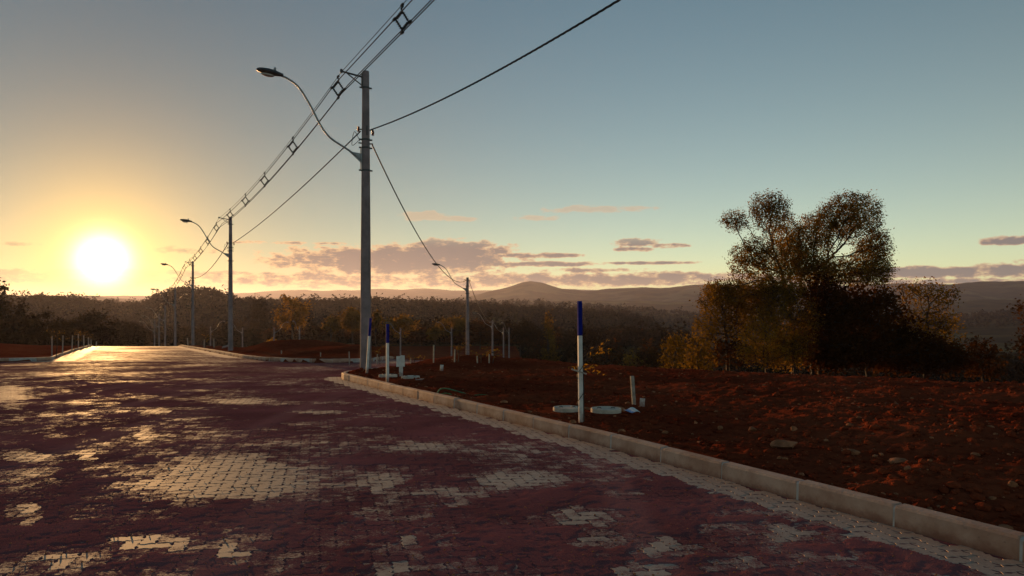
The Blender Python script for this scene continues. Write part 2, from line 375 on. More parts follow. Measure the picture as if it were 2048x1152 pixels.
def mk_soil():
    m, t, p = new_mat('red soil'); P = pos(t)
    a = t.noise(P, .35, 5, .6); b = t.noise(P, 6, 5, .65); c = t.noise(P, 60, 3, .6)
    col = t.mix(t.ramp(a, .3, .7), (.150, .0265, .0110), (.225, .050, .021))
    col = t.mix(t.m('MULTIPLY', t.ramp(b, .45, .75), .7), col, (.060, .0075, .003))
    col = t.mix(t.m('MULTIPLY', t.ramp(c, .60, .78), .5), col, (.25, .085, .045))
    sx_ = t.new('ShaderNodeSeparateXYZ'); t.l.new(P, sx_.inputs[0])
    dist = t.vm('LENGTH', P)
    far = t.ramp(dist, 190, 320)                                   # beyond the bare plots: woods and pasture
    w1 = t.noise(P, .012, 5, .6)
    wood = t.mix(t.ramp(w1, .35, .65), (.034, .022, .010), (.080, .052, .020))
    w2 = t.noise(P, .0028, 4, .55)
    wood = t.mix(t.ramp(w2, .50, .60), wood, (.13, .105, .045))
    d = t.new('ShaderNodeBsdfDiffuse'); t.put(d.inputs[0], t.mix(far, col, wood)); m.node_tree.nodes.remove(p)
    t.l.new(d.outputs[0], t.n['Material Output'].inputs[0])
    bump(t, d, t.m('ADD', b, t.m('MULTIPLY', c, .5)), t.ramp(dist, 10, 38, .55, .03), .03)
    return m
M_SOIL = mk_soil()
def mk_kerb():
    m, t, p = new_mat('precast kerb concrete'); tc = t.new('ShaderNodeTexCoord').outputs['Object']; P = pos(t)
    n = t.noise(P, 2.2, 5, .65); f = t.noise(P, 30, 4, .65); s_ = t.new('ShaderNodeSeparateXYZ'); t.l.new(tc, s_.inputs[0])
    c = t.mix(t.ramp(n, .3, .7), (.38, .195, .125), (.58, .37, .27))
    mud = t.ramp(t.m('ADD', s_.outputs[2], t.m('MULTIPLY', t.m('SUBTRACT', t.noise(P, 7, 5, .7), .5), .16)), .075, -.01)
    c = t.mix(t.m('MULTIPLY', mud, .8), c, (.22, .080, .050))
    c = t.mix(t.m('MULTIPLY', t.ramp(f, .60, .72), .5), c, (.20, .12, .09))
    t.put(p.inputs['Base Color'], c); p.inputs['Roughness'].default_value = .8; p.inputs['Specular IOR Level'].default_value = .2
    bump(t, p, f, .5, .012); return m
M_KERB = mk_kerb()
M_MORTAR = simple('pale mortar', (.46, .40, .36), .85, var=.2, scale=9, bumps=.3)
M_POLE = simple('pole concrete', (.27, .205, .20), .85, spec=.1, var=.22, scale=2.5, bumps=.2)
M_STEEL = simple('galvanised steel', (.32, .31, .31), .45, metal=.6, var=.2, scale=8, bumps=0)
M_DARK = simple('dark lamp casing', (.075, .07, .07), .5, metal=.2, var=.2, scale=8, bumps=0)
M_GLASS = simple('lamp lens', (.55, .53, .48), .2, var=.05, scale=8, bumps=0)
M_WIRE = simple('black cable sheath', (.028, .024, .022), .6, var=.3, scale=20, bumps=0)
M_PORC = simple('brown porcelain', (.20, .055, .03), .3, var=.2, scale=10, bumps=0)
def mk_white():
    m, t, p = new_mat('white paint'); tc = t.new('ShaderNodeTexCoord').outputs['Object']; s_ = t.new('ShaderNodeSeparateXYZ'); t.l.new(tc, s_.inputs[0])
    P = pos(t); n = t.noise(P, 9, 5, .65); f = t.noise(t.map(P, scale=(1, 1, .25)), 40, 4, .7)
    c = t.mix(t.ramp(n, .3, .7), (.60, .55, .50), (.75, .70, .645))
    c = t.mix(t.m('MULTIPLY', t.ramp(f, .58, .70), .6), c, (.33, .24, .18))
    mud = t.ramp(t.m('ADD', s_.outputs[2], t.m('MULTIPLY', t.m('SUBTRACT', n, .5), .35)), .20, .0)
    c = t.mix(t.m('MULTIPLY', mud, .75), c, (.24, .075, .04))
    t.put(p.inputs['Base Color'], c); p.inputs['Roughness'].default_value = .7; p.inputs['Specular IOR Level'].default_value = .2
    bump(t, p, f, .3, .008); return m
M_WHITE = mk_white()
M_BLUE = simple('blue paint', (.008, .016, .19), .9, var=.2, scale=7, bumps=.15, spec=.04)
M_CEM = simple('cement disc', (.52, .42, .33), .85, var=.22, scale=7, bumps=.5)
M_STONE = simple('earth-stained stone', (.34, .13, .06), .9, var=.4, scale=7, bumps=.6, spec=.05)
M_GREEN = simple('green plastic pipe', (.07, .17, .06), .4, var=.2, scale=8, bumps=0)
M_WOODST = simple('weathered stake wood', (.33, .27, .22), .85, var=.35, scale=9, bumps=.5)
M_BARK = simple('bark', (.045, .030, .022), .9, var=.4, scale=5, bumps=.7)
def leafmat(name, c1, c2, tr=.45):
    m, t, p = new_mat(name); m.node_tree.nodes.remove(p)
    oi = t.new('ShaderNodeAttribute', attribute_name='tint').outputs['Fac']
    col = t.mix(oi, c1, c2)
    d = t.new('ShaderNodeBsdfDiffuse'); t.put(d.inputs[0], col)
    q = t.new('ShaderNodeBsdfTranslucent'); t.put(q.inputs[0], t.mix(1.0, col, (1.35, 1.1, .55), 'MULTIPLY'))
    mx = t.new('ShaderNodeMixShader'); mx.inputs[0].default_value = tr
    t.l.new(d.outputs[0], mx.inputs[1]); t.l.new(q.outputs[0], mx.inputs[2])
    t.l.new(mx.outputs[0], t.n['Material Output'].inputs[0]); return m
M_LEAF = leafmat('olive leaves', (.065, .043, .010), (.25, .155, .030), .58)
M_LEAFD = leafmat('dark evergreen leaves', (.034, .014, .005), (.085, .036, .011), .4)
M_LEAFY = leafmat('yellow and sunlit gold leaves', (.17, .10, .016), (.38, .23, .030), .55)  # yellow sapling leaves; on the golden shrub, low sun's gold is painted in
M_LEAFG = leafmat('sunlit gold leaves', (.075, .050, .010), (.19, .120, .022), .5)  # gold of the evening sunlight put into the leaf colour
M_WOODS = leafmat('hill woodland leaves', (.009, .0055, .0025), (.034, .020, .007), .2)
M_GRASS = leafmat('dry green grass', (.07, .075, .015), (.20, .16, .03), .5)

# ------------------------------------------------------------------ ground sheet (polar grid out to the horizon)
rr = np.concatenate([np.geomspace(.8, 3.2, 24, endpoint=False), np.geomspace(3.2, 26, 350, endpoint=False),
                     np.geomspace(26, 420, 190, endpoint=False), np.geomspace(420, 14500, 175)])
aa = np.radians(np.concatenate([np.arange(-180, -38, 4.0), np.arange(-38, -9, .30), np.arange(-9, 37, .175), np.arange(37, 180, 4.0)]))
RR, AA = np.meshgrid(rr, aa, indexing='ij'); GX = RR*np.sin(AA); GY = RR*np.cos(AA)
GZ = ground_z(GX, GY)
V = np.stack([GX, GY, GZ], -1).reshape(-1, 3)
fq = grid_faces(len(rr), len(aa), wrap=True)
cv_ = len(V); V = np.vstack([V, [[0, 0, -.12]]])
fan = np.stack([(np.arange(len(aa))+1) % len(aa), np.arange(len(aa)), np.full(len(aa), cv_)], -1)
tag(link('ground', mesh_np('ground', V, [fq, fan], True), M_SOIL), kind='structure')

# ------------------------------------------------------------------ paved road
def bare_of(e_right, e_left):
    return np.maximum(1-sst(e_right, .36, .46), 1-sst(e_left, .36, .50))
def road_sheet(ys, fl, fr, zoff, zf, gut=True):
    ys = np.asarray(ys, float); L = fl(ys); Rr = fr(ys)
    off = np.array([0, .2, .38, .46, .6, 1.0]); Wd = Rr-L
    mid = np.linspace(0, 1, 40)[1:-1]
    cols = [L+np.minimum(o, Wd*.2) for o in off]+[L+1.0+(Wd-2.0)*m_ for m_ in mid]+[Rr-np.minimum(o, Wd*.2) for o in off[::-1]]
    X = np.stack(cols, 1); Y = np.repeat(ys[:, None], X.shape[1], 1)
    Z = zf(X, Y)+zoff(Y)
    er = Rr[:, None]-X; el_ = X-L[:, None]
    return X, Y, Z, er, el_
def sheet_mesh(name, parts):
    V = []; Fc = []; B = []; o = 0
    for (X, Y, Z, b) in parts:
        V.append(np.stack([X, Y, Z], -1).reshape(-1, 3)); B.append(b.ravel()); Fc.append(grid_faces(*X.shape)+o); o += X.size
    return mesh_np(name, np.vstack(V), [np.vstack(Fc)], True, {'bare': np.concatenate(B)})
PAVE_Y = 21.0
zoff = lambda Y: np.where(Y < PAVE_Y-.2, -.007, 0.0)
def amb_bare(X, Y):      # dust is thinner towards the crest of the road
    return -.20+.30*sst(Y, 26, 62)+.45*fbm(X/2.2, Y/2.2, 21, 3)
parts = []
ys = np.concatenate([np.linspace(-3, 20.5, 70), np.linspace(20.6, 30.65, 40)])
X, Y, Z, er, el_ = road_sheet(ys, LX, RX, zoff, base_z)
b = np.where(Y < 20, 1-sst(er, .40, .48), -.4); b = np.where(Y < PAVE_Y-.2, -1.5, np.maximum(amb_bare(X, Y), 0*b-1)); parts.append((X, Y, Z, b))
ys = np.concatenate([np.linspace(30.7, 37, 40), np.linspace(37.3, 90, 90), np.linspace(91, 185, 50)])
X, Y, Z, er, el_ = road_sheet(ys, LX, RX, zoff, base_z)
b = np.maximum(amb_bare(X, Y), np.where(Y > 37, (1-sst(er, .45, .7)), -1)); b = np.maximum(b, np.where(Y > 32, 1-sst(el_, .7, 1.1), -1)); parts.append((X, Y, Z, b))
ROAD = tag(link('road', sheet_mesh('road', parts), M_ROAD), kind='structure')
ys = np.concatenate([np.linspace(30.66, 40, 40), np.linspace(40.5, 148, 90)])
X, Y, Z, er, el_ = road_sheet(ys, FKX, NKX, lambda Y: .004+0*Y, base_z)
SIDE = tag(link('side_street', sheet_mesh('side_street', [(X, Y, Z, amb_bare(X, Y)+.12)]), M_ROAD), kind='structure')

# interlocking pavers, laid in herringbone, each with its own edges
BLOBS = [(470,955,175,40,1.0),(330,967,95,15,.9),(470,912,130,13,.55),(590,960,80,14,.5),(300,872,60,14,.6),(60,915,75,14,.7),(175,913,22,16,.6),
 (45,1025,32,24,.7),(285,1083,60,15,.7),(120,1120,65,15,.55),(470,1105,38,22,.8),(560,1115,70,14,.5),(380,1095,50,12,.4),(760,965,38,26,.7),(1020,958,95,22,.85),
 (900,985,95,15,.55),(830,895,95,12,.62),(920,1007,45,10,.55),(1170,1033,65,17,.65),(1190,1080,65,20,.7),(1330,1095,65,20,.65),(1440,1060,60,20,.5),
 (1560,1070,80,26,.55),(1300,1142,70,15,.85),(790,1135,65,20,.7),(820,1085,25,14,.6),(640,1110,40,12,.45),(480,802,65,6,.9),(310,822,34,6,.7),(15,790,45,22,.8),
 (1000,890,60,10,.45),(1080,905,60,10,.45),(690,905,30,8,.4),(755,1022,20,8,.55),(750,1050,25,8,.45),(1240,985,40,8,.3),(150,805,60,6,.45),(640,825,50,5,.45),
 (900,830,40,5,.3),(520,857,25,6,.4),(300,905,70,12,.4),(680,1140,50,12,.4),(1660,1120,50,16,.5),(1480,1130,70,18,.55),(1750,1145,50,10,.4),(230,930,20,8,.5)]
def paver_field(x, y):
    u = CU+F*x/y; v = VH+F*(HC-P_road(y))/y
    b = np.full(x.shape, -9.0)
    for (bu, bv, ru, rv, s) in BLOBS:
        q = ((u-bu)/ru)**2+((v-bv)/rv)**2; b = np.maximum(b, s*1.28*np.exp(-.95*q)-.46)
    b = np.maximum(b, -.62); amb = -.26+.52*fbm(x/.9, y/.9, 31, 4, .6)
    b = np.maximum(b+.42*fbm(x/.45, y/.45, 33, 3), amb)
    er = RX(y)-x-.05*fbm(x/.25, y/.25, 4, 2)
    return np.where(er < .44, .75, b)
def paver_bare(x, y):
    b = paver_field(x, y); return np.where(b > .7, .6, b+RNG.uniform(-.10, .10, x.shape))
wp = .105; th = R(13.5); ct, stn = math.cos(th), math.sin(th)
I, J = np.meshgrid(np.arange(-200, 200), np.arange(-20, 275), indexing='ij'); T = (I-J) % 4
cx, cy, vert = [], [], []
for t_, dxx, dyy, vv in ((0, 1.0, .5, 0), (2, .5, 0.0, 1)):
    k = T == t_
    cx.append((I[k]+dxx)*wp); cy.append((J[k]+dyy)*wp); vert.append(np.full(k.sum(), vv))
lx = np.concatenate(cx); ly = np.concatenate(cy); vt = np.concatenate(vert)
px_ = lx*ct-ly*stn; py_ = lx*stn+ly*ct
ok = (py_ > 3.9) & (py_ < PAVE_Y-.25) & (px_ < RX(py_)+.02) & (px_ > -.655*py_-.5) & (px_ < .655*py_+.5)
px_, py_, vt = px_[ok], py_[ok], vt[ok]
pb = paver_bare(px_, py_)
# outline: zigzag long sides, stepped ends
hl, hw, am_ = wp-.0050, wp/2-.0050, .0105
long_top = [(-hl, 0), (-hl*.5, am_), (-hl*.06, -am_), (hl*.06, am_), (hl*.5, -am_), (hl, 0)]
OUT = []
for (x, o) in long_top: OUT.append((x, -hw+o))
OUT += [(hl+am_, -hw*.45), (hl-am_, hw*.45)]
for (x, o) in reversed(long_top): OUT.append((x, hw+o))
OUT += [(-hl-am_, hw*.45), (-hl+am_, -hw*.45)]
OUT = np.array(OUT); n_o = len(OUT)
def paver_local(z0=0.0):
    r0 = np.c_[OUT, np.full(n_o, -.012)]; r1 = np.c_[OUT*.998, np.full(n_o, -.002)]; r2 = np.c_[OUT*np.array([.98, .965]), np.zeros(n_o)]
    return np.vstack([r0, r1, r2])
PL = paver_local()
side = np.array([(k*n_o+j, k*n_o+(j+1) % n_o, (k+1)*n_o+(j+1) % n_o, (k+1)*n_o+j) for k in range(2) for j in range(n_o)])
top = np.array([[2*n_o+j for j in range(n_o)]])
slope = np.gradient(P_road(np.linspace(0, 30, 301)), .1); SL = lambda y: np.interp(y, np.linspace(0, 30, 301), slope)
zj = RNG.uniform(-.0009, .0009, px_.shape); rj = RNG.uniform(-.012, .012, px_.shape)
# the 300 that show largest and barest are objects of their own; the rest is one mesh
show = (pb > .05)*(1/py_**2)*(np.abs(px_/py_) < .64)
one = np.zeros(len(px_), bool); one[np.argsort(-show)[:300]] = True
def paver_world(idx):
    a = th+rj[idx]+vt[idx]*math.pi/2; c, s_ = np.cos(a)[:, None], np.sin(a)[:, None]
    Xw = px_[idx][:, None]+PL[None, :, 0]*c-PL[None, :, 1]*s_; Yw = py_[idx][:, None]+PL[None, :, 0]*s_+PL[None, :, 1]*c
    Zw = PL[None, :, 2]+P_road(Yw)+zj[idx][:, None]
    return np.stack([Xw, Yw, Zw], -1)
rest = np.where(~one)[0]; PV = paver_world(rest); nv = PL.shape[0]; o_ = (np.arange(len(rest))*nv)[:, None, None]
me = mesh_np('pavers', PV.reshape(-1, 3), [(side[None]+o_).reshape(-1, 4), (top[None]+o_).reshape(-1, n_o)], False, {'bare': np.repeat(pb[rest], nv)})
tag(link('pavers', me, M_PAVE, ROAD), kind='stuff')
lev = np.linspace(.05, .8, 8); PMESH = []
for l_ in lev: PMESH.append(mesh_np('paver', PL, [side, top], False, {'bare': np.full(nv, l_)}))
for m_ in PMESH: m_.materials.append(M_PAVE)
for i in np.where(one)[0]:
    k = int(np.argmin(np.abs(lev-pb[i])))
    o = bpy.data.objects.new('paver', PMESH[k]); COL.objects.link(o); o.parent = ROAD
    o.location = (px_[i], py_[i], float(P_road(py_[i]))+zj[i])
    sl = float(SL(py_[i])); Rm = Matrix.Rotation(math.atan(sl), 4, 'X') @ Matrix.Rotation(th+rj[i]+vt[i]*math.pi/2, 4, 'Z')
    o.rotation_euler = Rm.to_euler()

# layer of red dust and grit lying over the pavers, swept thin in patches
dv = np.geomspace(3.6, PAVE_Y+.3, 360); du = np.linspace(-.70, .66, 330)
DU, DV = np.meshgrid(du, dv); DX = DU*DV; DY = DV
rx_ = RX(DY)-.005; DXc = np.minimum(DX, rx_)
db = paver_field(DXc, DY)+.50*fbm(DXc/.20, DY/.20, 61, 3)+.40*fbm(DXc/.06, DY/.06, 62, 2)
hgt = .0024-.0056*sst(db, -.42, -.12)+.0008*fbm(DXc/.09, DY/.09, 63, 2)
DZ = P_road(DY)+hgt
fqd = grid_faces(*DX.shape)
keep = ~np.all((DX.ravel() > rx_.ravel())[fqd], axis=1)
tag(link('dust', mesh_np('dust', np.stack([DXc, DY, DZ], -1).reshape(-1, 3), [fqd[keep]], True, {'bare': np.full(DX.size, -1.6)}), M_PAVE, ROAD), kind='stuff')

# ------------------------------------------------------------------ kerbs of precast stones
def resample(P, step):
    P = np.array(P, float); d = np.r_[0, np.cumsum(np.hypot(*np.diff(P, axis=0).T))]
    n = max(2, int(round(d[-1]/step))+1); t = np.linspace(0, d[-1], n)
    return np.c_[np.interp(t, d, P[:, 0]), np.interp(t, d, P[:, 1])]
KPROF = [(0, -.14), (.012, .128), (.024, .146), (.108, .150), (.125, .138), (.132, -.14)]
def stone_mesh(L, seed):
    rnd = random.Random(seed); b = MB(); n = len(KPROF); h = L/2-.008; vs = []
    for x, ins in ((-h, .006), (-h+.010, 0), (h-.010, 0), (h, .006)):
        for (y, z) in KPROF: vs.append((x, y+(ins if y < .06 else -ins), z-(ins if z > 0 else 0)))
    fs = [(i*n+j, i*n+(j+1) % n, (i+1)*n+(j+1) % n, (i+1)*n+j) for i in range(3) for j in range(n)]
    fs = [f[::-1] for f in fs]+[tuple(range(n)), tuple(3*n+j for j in range(n-1, -1, -1))]
    b.add(vs, fs); return b.mesh('kerb_stone')
STONE_CACHE = {}
def kerb(path, Ls, side_, zf, name='kerb', vary=0):
    """path with the road on its left (side_=1: body to the right of travel)"""
    P = resample(path, Ls); z = zf(P[:, 0], P[:, 1])
    cb = MB(); secs = []
    Q = resample(path, Ls/3); zq = zf(Q[:, 0], Q[:, 1])
    for i in range(len(Q)):
        d = Q[min(i+1, len(Q)-1)]-Q[max(i-1, 0)]; d = d/np.hypot(*d); nrm = np.array([d[1], -d[0]])*side_
        for (y, zz) in [(.005, -.14), (.017, .125), (.028, .142), (.105, .145), (.120, .134), (.127, -.14)]:
            secs.append((Q[i, 0]+nrm[0]*y, Q[i, 1]+nrm[1]*y, zq[i]+zz))
    n = 6; fs = [(i*n+j, i*n+(j+1) % n, (i+1)*n+(j+1) % n, (i+1)*n+j) for i in range(len(Q)-1) for j in range(n)]
    cb.add(secs, fs); K = tag(cb.build(name, M_MORTAR), kind='structure')
    for i in range(len(P)-1):
        a, b_ = P[i], P[i+1]; d = b_-a; L = float(np.hypot(*d)); key = (round(L, 2), i % 3)
        if key not in STONE_CACHE: STONE_CACHE[key] = stone_mesh(L, i); STONE_CACHE[key].materials.append(M_KERB)
        o = bpy.data.objects.new('kerb_stone', STONE_CACHE[key]); COL.objects.link(o); o.parent = K
        mid = (a+b_)/2; o.location = (mid[0]+random.uniform(-.004, .004), mid[1]+random.uniform(-.004, .004), (z[i]+z[i+1])/2+random.uniform(-.005, .005))
        hd = math.atan2(d[1], d[0]); pit = math.atan2(z[i+1]-z[i], L)
        M_ = Matrix.Rotation(hd, 4, 'Z') @ Matrix.Rotation(-pit, 4, 'Y')
        if side_ > 0: M_ = M_ @ Matrix.Scale(-1, 4, (0, 1, 0))
        o.matrix_local = Matrix.Translation(o.location) @ M_
    return K
yk = np.linspace(1.0, 19.06, 40)
kerb(list(zip(XK(yk), yk)), .86, 1, base_z)
kerb([(-3.9,19.06),(-4.08,19.4),(-4.22,19.8),(-4.32,20.2),(-4.37,20.6),(-4.36,21.0),(-4.31,21.5),(-4.15,22.2),(-3.93,22.9),(-3.7,23.6)], .43, 1, base_z)
kerb([(-3.7,23.6)]+NEAR_K[4:9], .86, 1, base_z)
yk = np.linspace(36.8, 95, 40)
fl_y = np.array([36.8, 35.2, 33.8, 32.8, 32.1, 31.6, 31.2, 30.9, 30.7])
kerb(list(zip(FL(fl_y)[::-1], fl_y[::-1])), .5, 1, base_z)
kerb(list(zip(XK(yk), yk)), .9, 1, base_z)
kerb(FAR_K[:5], .8, -1, base_z)
yl = np.linspace(34.5, 95, 40)
kerb([(-40,31.0),(-26,31.25),(-22.5,31.4)], .9, -1, base_z)
kerb([(-22.5,31.4),(-21.4,31.5),(-20.6,31.75),(-19.95,32.15),(-19.5,32.6),(-19.3,33.2),(-19.4,33.9),(-19.8,34.6)], .5, -1, base_z)
kerb(list(zip(XK(yl+.1)-8.5, yl+.1)), .9, -1, base_z)

# ------------------------------------------------------------------ lamp posts
def smooth_path(P, n=5):
    P = [Vector(p) for p in P]; out_ = []
    for i in range(len(P)-1):
        a, b, c, d = P[max(i-1, 0)], P[i], P[i+1], P[min(i+2, len(P)-1)]
        for k in range(n):
            t = k/n; out_.append(.5*((2*b)+(c-a)*t+(2*a-5*b+4*c-d)*t*t+(3*b-a-3*c+d)*t**3))
    return out_+[P[-1]]
ARM_Z = 5.7; LV_Z = 6.5
def make_post(tall, steel=M_STEEL):
    H = 8.1 if tall else 6.72
    root = empty('lamp_post', (0, 0, 0))
    r0, r1 = .152, (.092 if tall else .10)
    MB().lathe([(r0, -.6), (r0, 0), (r0*.62+r1*.38, H*.45), (r1, H-.02), (r1*.9, H)], 18).build('shaft', M_POLE, root, True)
    rad = lambda z: r0+(r1-r0)*z/H
    for z in ((ARM_Z+.33, ARM_Z-.28, LV_Z-.25, H-.45) if tall else (ARM_Z+.33, ARM_Z-.28)):
        b = MB(); r = rad(z)+.008; b.lathe([(r, -.025), (r, .025)], 16, (0, 0, z)); b.box((r+.03, 0, z), (.07, .03, .04)); b.box((-r-.03, 0, z), (.07, .03, .04))
        b.build('band', M_DARK, root)
    prof = [(.10, -.02), (.49, .22), (.99, .47), (1.2, .64), (1.38, .87), (1.64, 1.30), (1.92, 1.69), (2.14, 1.87), (2.35, 1.97), (2.52, 2.01)]
    pts = smooth_path([(-.1-(a-.1)*.89, 0, ARM_Z+z) for a, z in prof], 4)
    arm = MB().tube(pts, .027, 10).build('lamp_arm', steel, root, True)
    g = MB(); g.add([(-.11, -.012, ARM_Z+.17), (-.11, -.012, ARM_Z-.10), (-.46, -.012, ARM_Z+.20), (-.11, .012, ARM_Z+.17), (-.11, .012, ARM_Z-.10), (-.46, .012, ARM_Z+.20)],
                    [(0,1,2),(3,5,4),(0,2,5,3),(1,4,5,2),(0,3,4,1)]); g.box((-.125, 0, ARM_Z+.02), (.02, .12, .60)); g.build('gusset', steel, arm)
    # luminaire: flattened shell tapering towards its nose
    T = Matrix.Translation((-2.20, 0, ARM_Z+2.00)) @ Matrix.Rotation(R(7), 4, 'Y')
    secs = [(.02, .045, .045), (-.08, .085, .060), (-.20, .125, .085), (-.36, .140, .088), (-.50, .125, .075), (-.60, .085, .055), (-.645, .03, .025)]
    n = 12; vs = []
    for (x, wy, wz) in secs:
        for j in range(n):
            a = 2*math.pi*j/n; zz = math.sin(a)*wz; zz = zz*(1.0 if zz > 0 else .75)
            vs.append(T @ Vector((x, math.cos(a)*wy, zz+.02)))
    fs = [(i*n+j, (i+1)*n+j, (i+1)*n+(j+1) % n, i*n+(j+1) % n) for i in range(len(secs)-1) for j in range(n)]+[tuple(range(n)), tuple((len(secs)-1)*n+j for j in range(n-1, -1, -1))]
    hd = MB().add(vs, fs).build('lamp_head', M_DARK, root, True)
    ls = MB(); ls.lathe([(.10, .0), (.09, -.03), (.05, -.05)], 12, (0, 0, 0), T @ Matrix.Translation((-.36, 0, -.045)) @ Matrix.Scale(1.7, 4, (1, 0, 0))); ls.build('lens', M_GLASS, hd, True)
    pc = MB(); pc.lathe([(.035, 0), (.035, .05), (.028, .065)], 10, (0, 0, 0), T @ Matrix.Translation((-.20, 0, .105))); pc.build('photocell', M_STEEL, hd)
    # low-voltage rack and its insulators
    for sx_, z in ((.20, LV_Z-.05), (-.20, LV_Z+.02)):
        b = MB(); b.lathe([(.018, -.07), (.042, -.06), (.025, -.03), (.045, 0), (.025, .03), (.042, .06), (.018, .07)], 10, (sx_, 0, z)); b.build('insulator', M_PORC, root, True)
    b = MB(); b.box((0, 0, LV_Z+.02), (.42, .03, .03)); b.box((0, -.10, LV_Z-.02), (.03, .06, .26))
    if tall: b.box((0, 0, LV_Z-.35), (.40, .03, .03))
    b.build('cable_rack', M_DARK, root)
    lead = smooth_path([(-.18, 0, LV_Z-.28), (-.36, .05, LV_Z-.42), (-.30, .03, ARM_Z+.75), (-.16, 0, ARM_Z+.5)], 5)
    MB().tube(lead, .008, 5).build('feed_wire', M_WIRE, root)
    if tall:
        z = H-.13; b = MB(); b.tube([(-.08, 0, z-.04), (-.66, 0, z+.05)], .024, 6); b.tube([(-.08, 0, z-.28), (-.50, 0, z+.005)], .016, 6); b.box((-.10, 0, z-.14), (.03, .09, .36))
        br = b.build('bracket', M_DARK, root)
        c = MB(); c.lathe([(.02, -.05), (.04, -.03), (.04, .04), (.02, .06)], 8, (-.66, 0, z+.05)); c.build('clamp', M_DARK, br)
    return root
TALL = make_post(True); SHORT = make_post(False)
used = {'t': False, 's': False}
def post(kind, loc, rz, label, group, sc=1.0):
    proto = TALL if kind == 't' else SHORT
    o = copy_tree(proto) if used[kind] else proto; used[kind] = True
    o.location = loc; o.rotation_euler = (0, 0, rz); o.scale = (sc,)*3
    return tag(o, label, 'lamp post', group)
G1 = 'lamp posts along the main road'; G2 = 'lamp posts on the lower streets'
def onground(x, y): return Vector((x, y, gz(x, y, False)))
MAIN = [(-3.95,21.6),(-17.1,48.6),(-30.6,76.7),(-42.1,100.),(-52.9,122.),(-62.2,141.),(-70.6,158.)]
ML = ['tall concrete lamp post at the kerb corner, nearest and largest of all',
      'second concrete lamp post along the main road, beside the dark soil mound',
      'third concrete lamp post along the main road, near the road crest',
      'fourth lamp post of the main road, its lamp just above the left hill',
      'fifth lamp post of the main road, base hidden behind the crest',
      'sixth lamp post of the main road, low against the left hill',
      'farthest lamp post of the main road line, beyond the crest']
MP = []
for (x, y), lb in zip(MAIN, ML):
    p = onground(x, y); MP.append(p); post('t', p, R(26), lb, G1)
pA = onground(-3.56, 64.0); pB = stand_top(985, 640, 6.72, 80, 130); pC = stand_top(1007, 665, 6.72, 120, 165); pD = stand_top(1018, 663, 6.72, 130, 175)
post('s', pA, R(3), 'concrete lamp post in the middle, its lamp in front of the clouds', G2)
post('s', pB, R(3), 'lamp post right of the middle one, curved arm over the dark woods', G2)
post('s', pC, R(8), 'small lamp post, second from the right of the distant four', G2)
post('s', pD, R(60), 'rightmost thin concrete post standing on the lower field', G2)
FARP = [(903,664,R(5),'thin pale lamp post left of the middle lamp post, by yellow-green tree'),
        (801,656,R(5),'thin lamp post behind the two blue-topped stakes'),
        (599,653,R(80),'lone pale post in front of the dark trees above the mound'),
        (548,664,R(180),'small lamp post with arm curving right, above the mound'),
        (485,656,R(0),'small lamp post with arm curving left, right of second post'),
        (421,667,R(180),'small lamp post left of the second main post')]
FP = []
for (u, vt_, rz, lb) in FARP:
    p = stand_top(u, vt_, 6.72, 90, 175); FP.append(p); post('s', p, rz, lb, G2)

# ------------------------------------------------------------------ overhead lines
def sag(a, b, s, n): 
    a = Vector(a); b = Vector(b); return [a.lerp(b, i/n)-Vector((0, 0, 4*s*(i/n)*(1-i/n))) for i in range(n+1)]
def sagp(a, b, s, t): return Vector(a).lerp(Vector(b), t)-Vector((0, 0, 4*s*t*(1-t)))
def spacer_mesh(detail):
    b = MB(); h = .14; k = .20; pts = [(0, 0, k), (h, 0, 0), (0, 0, -k), (-h, 0, 0)]
    for i in range(4):
        p, q = Vector(pts[i]), Vector(pts[(i+1) % 4]); b.tube([p, q], .017, 6)
        if detail:
            for t in (.2, .4, .6, .8):
                c = p.lerp(q, t); d = (q-p).normalized(); b.tube([c-d*.009, c+d*.009], .036, 8)
    for (x, z) in ((h+.03, 0), (-h-.03, 0), (.0, -k-.05)): b.tube([(x, -.05, z), (x, .05, z)], .034, 8)
    b.tube([(0, 0, k-.01), (.02, 0, k+.05), (-.02, 0, k+.10), (0, 0, k+.13)], .022, 6); b.tube([(0, -.05, k+.13), (0, .05, k+.13)], .030, 8)
    return b.mesh('spacer')
SPM = spacer_mesh(True); SPM.materials.append(M_WIRE); SPL = spacer_mesh(False); SPL.materials.append(M_WIRE)
def bundle(a, b, s, ts, label, det=True, n=24):
    """messenger wire with three covered conductors held in diamond spacers"""
    a = Vector(a); b = Vector(b); d = (b-a).normalized(); sd_ = Vector((d.y, -d.x, 0)).normalized(); kz = .33
    root = empty('power_line', a); g = Vector((0, 0, 0))
    MB().tube([p-a for p in sag(a, b, s, n)], .008, 5).build('messenger_wire', M_WIRE, root)
    for off in (sd_*.17+Vector((0, 0, -kz)), -sd_*.17+Vector((0, 0, -kz)), Vector((0, 0, -kz-.25))):
        MB().tube([p-a+off for p in sag(a, b, s*1.0, n)], .0125, 5).build('conductor', M_WIRE, root)
    for t in ts:
        o = bpy.data.objects.new('spacer', SPM if det else SPL); COL.objects.link(o); o.parent = root
        o.location = sagp(a, b, s, t)-a+Vector((0, 0, -kz)); o.rotation_euler = (0, 0, math.atan2(sd_.y, sd_.x))
    return tag(root, label, 'power line', 'spacer cable spans of the main road')
def brk(p): return Vector((p.x-.66*math.cos(R(26)), p.y-.66*math.sin(R(26)), p.z+8.0))
b1 = brk(MP[0]); bundle(b1, b1+Vector((13.2, -26.8, .95)), .10, (.17, .40), 'four-wire power line rising from nearest post to top edge of picture')
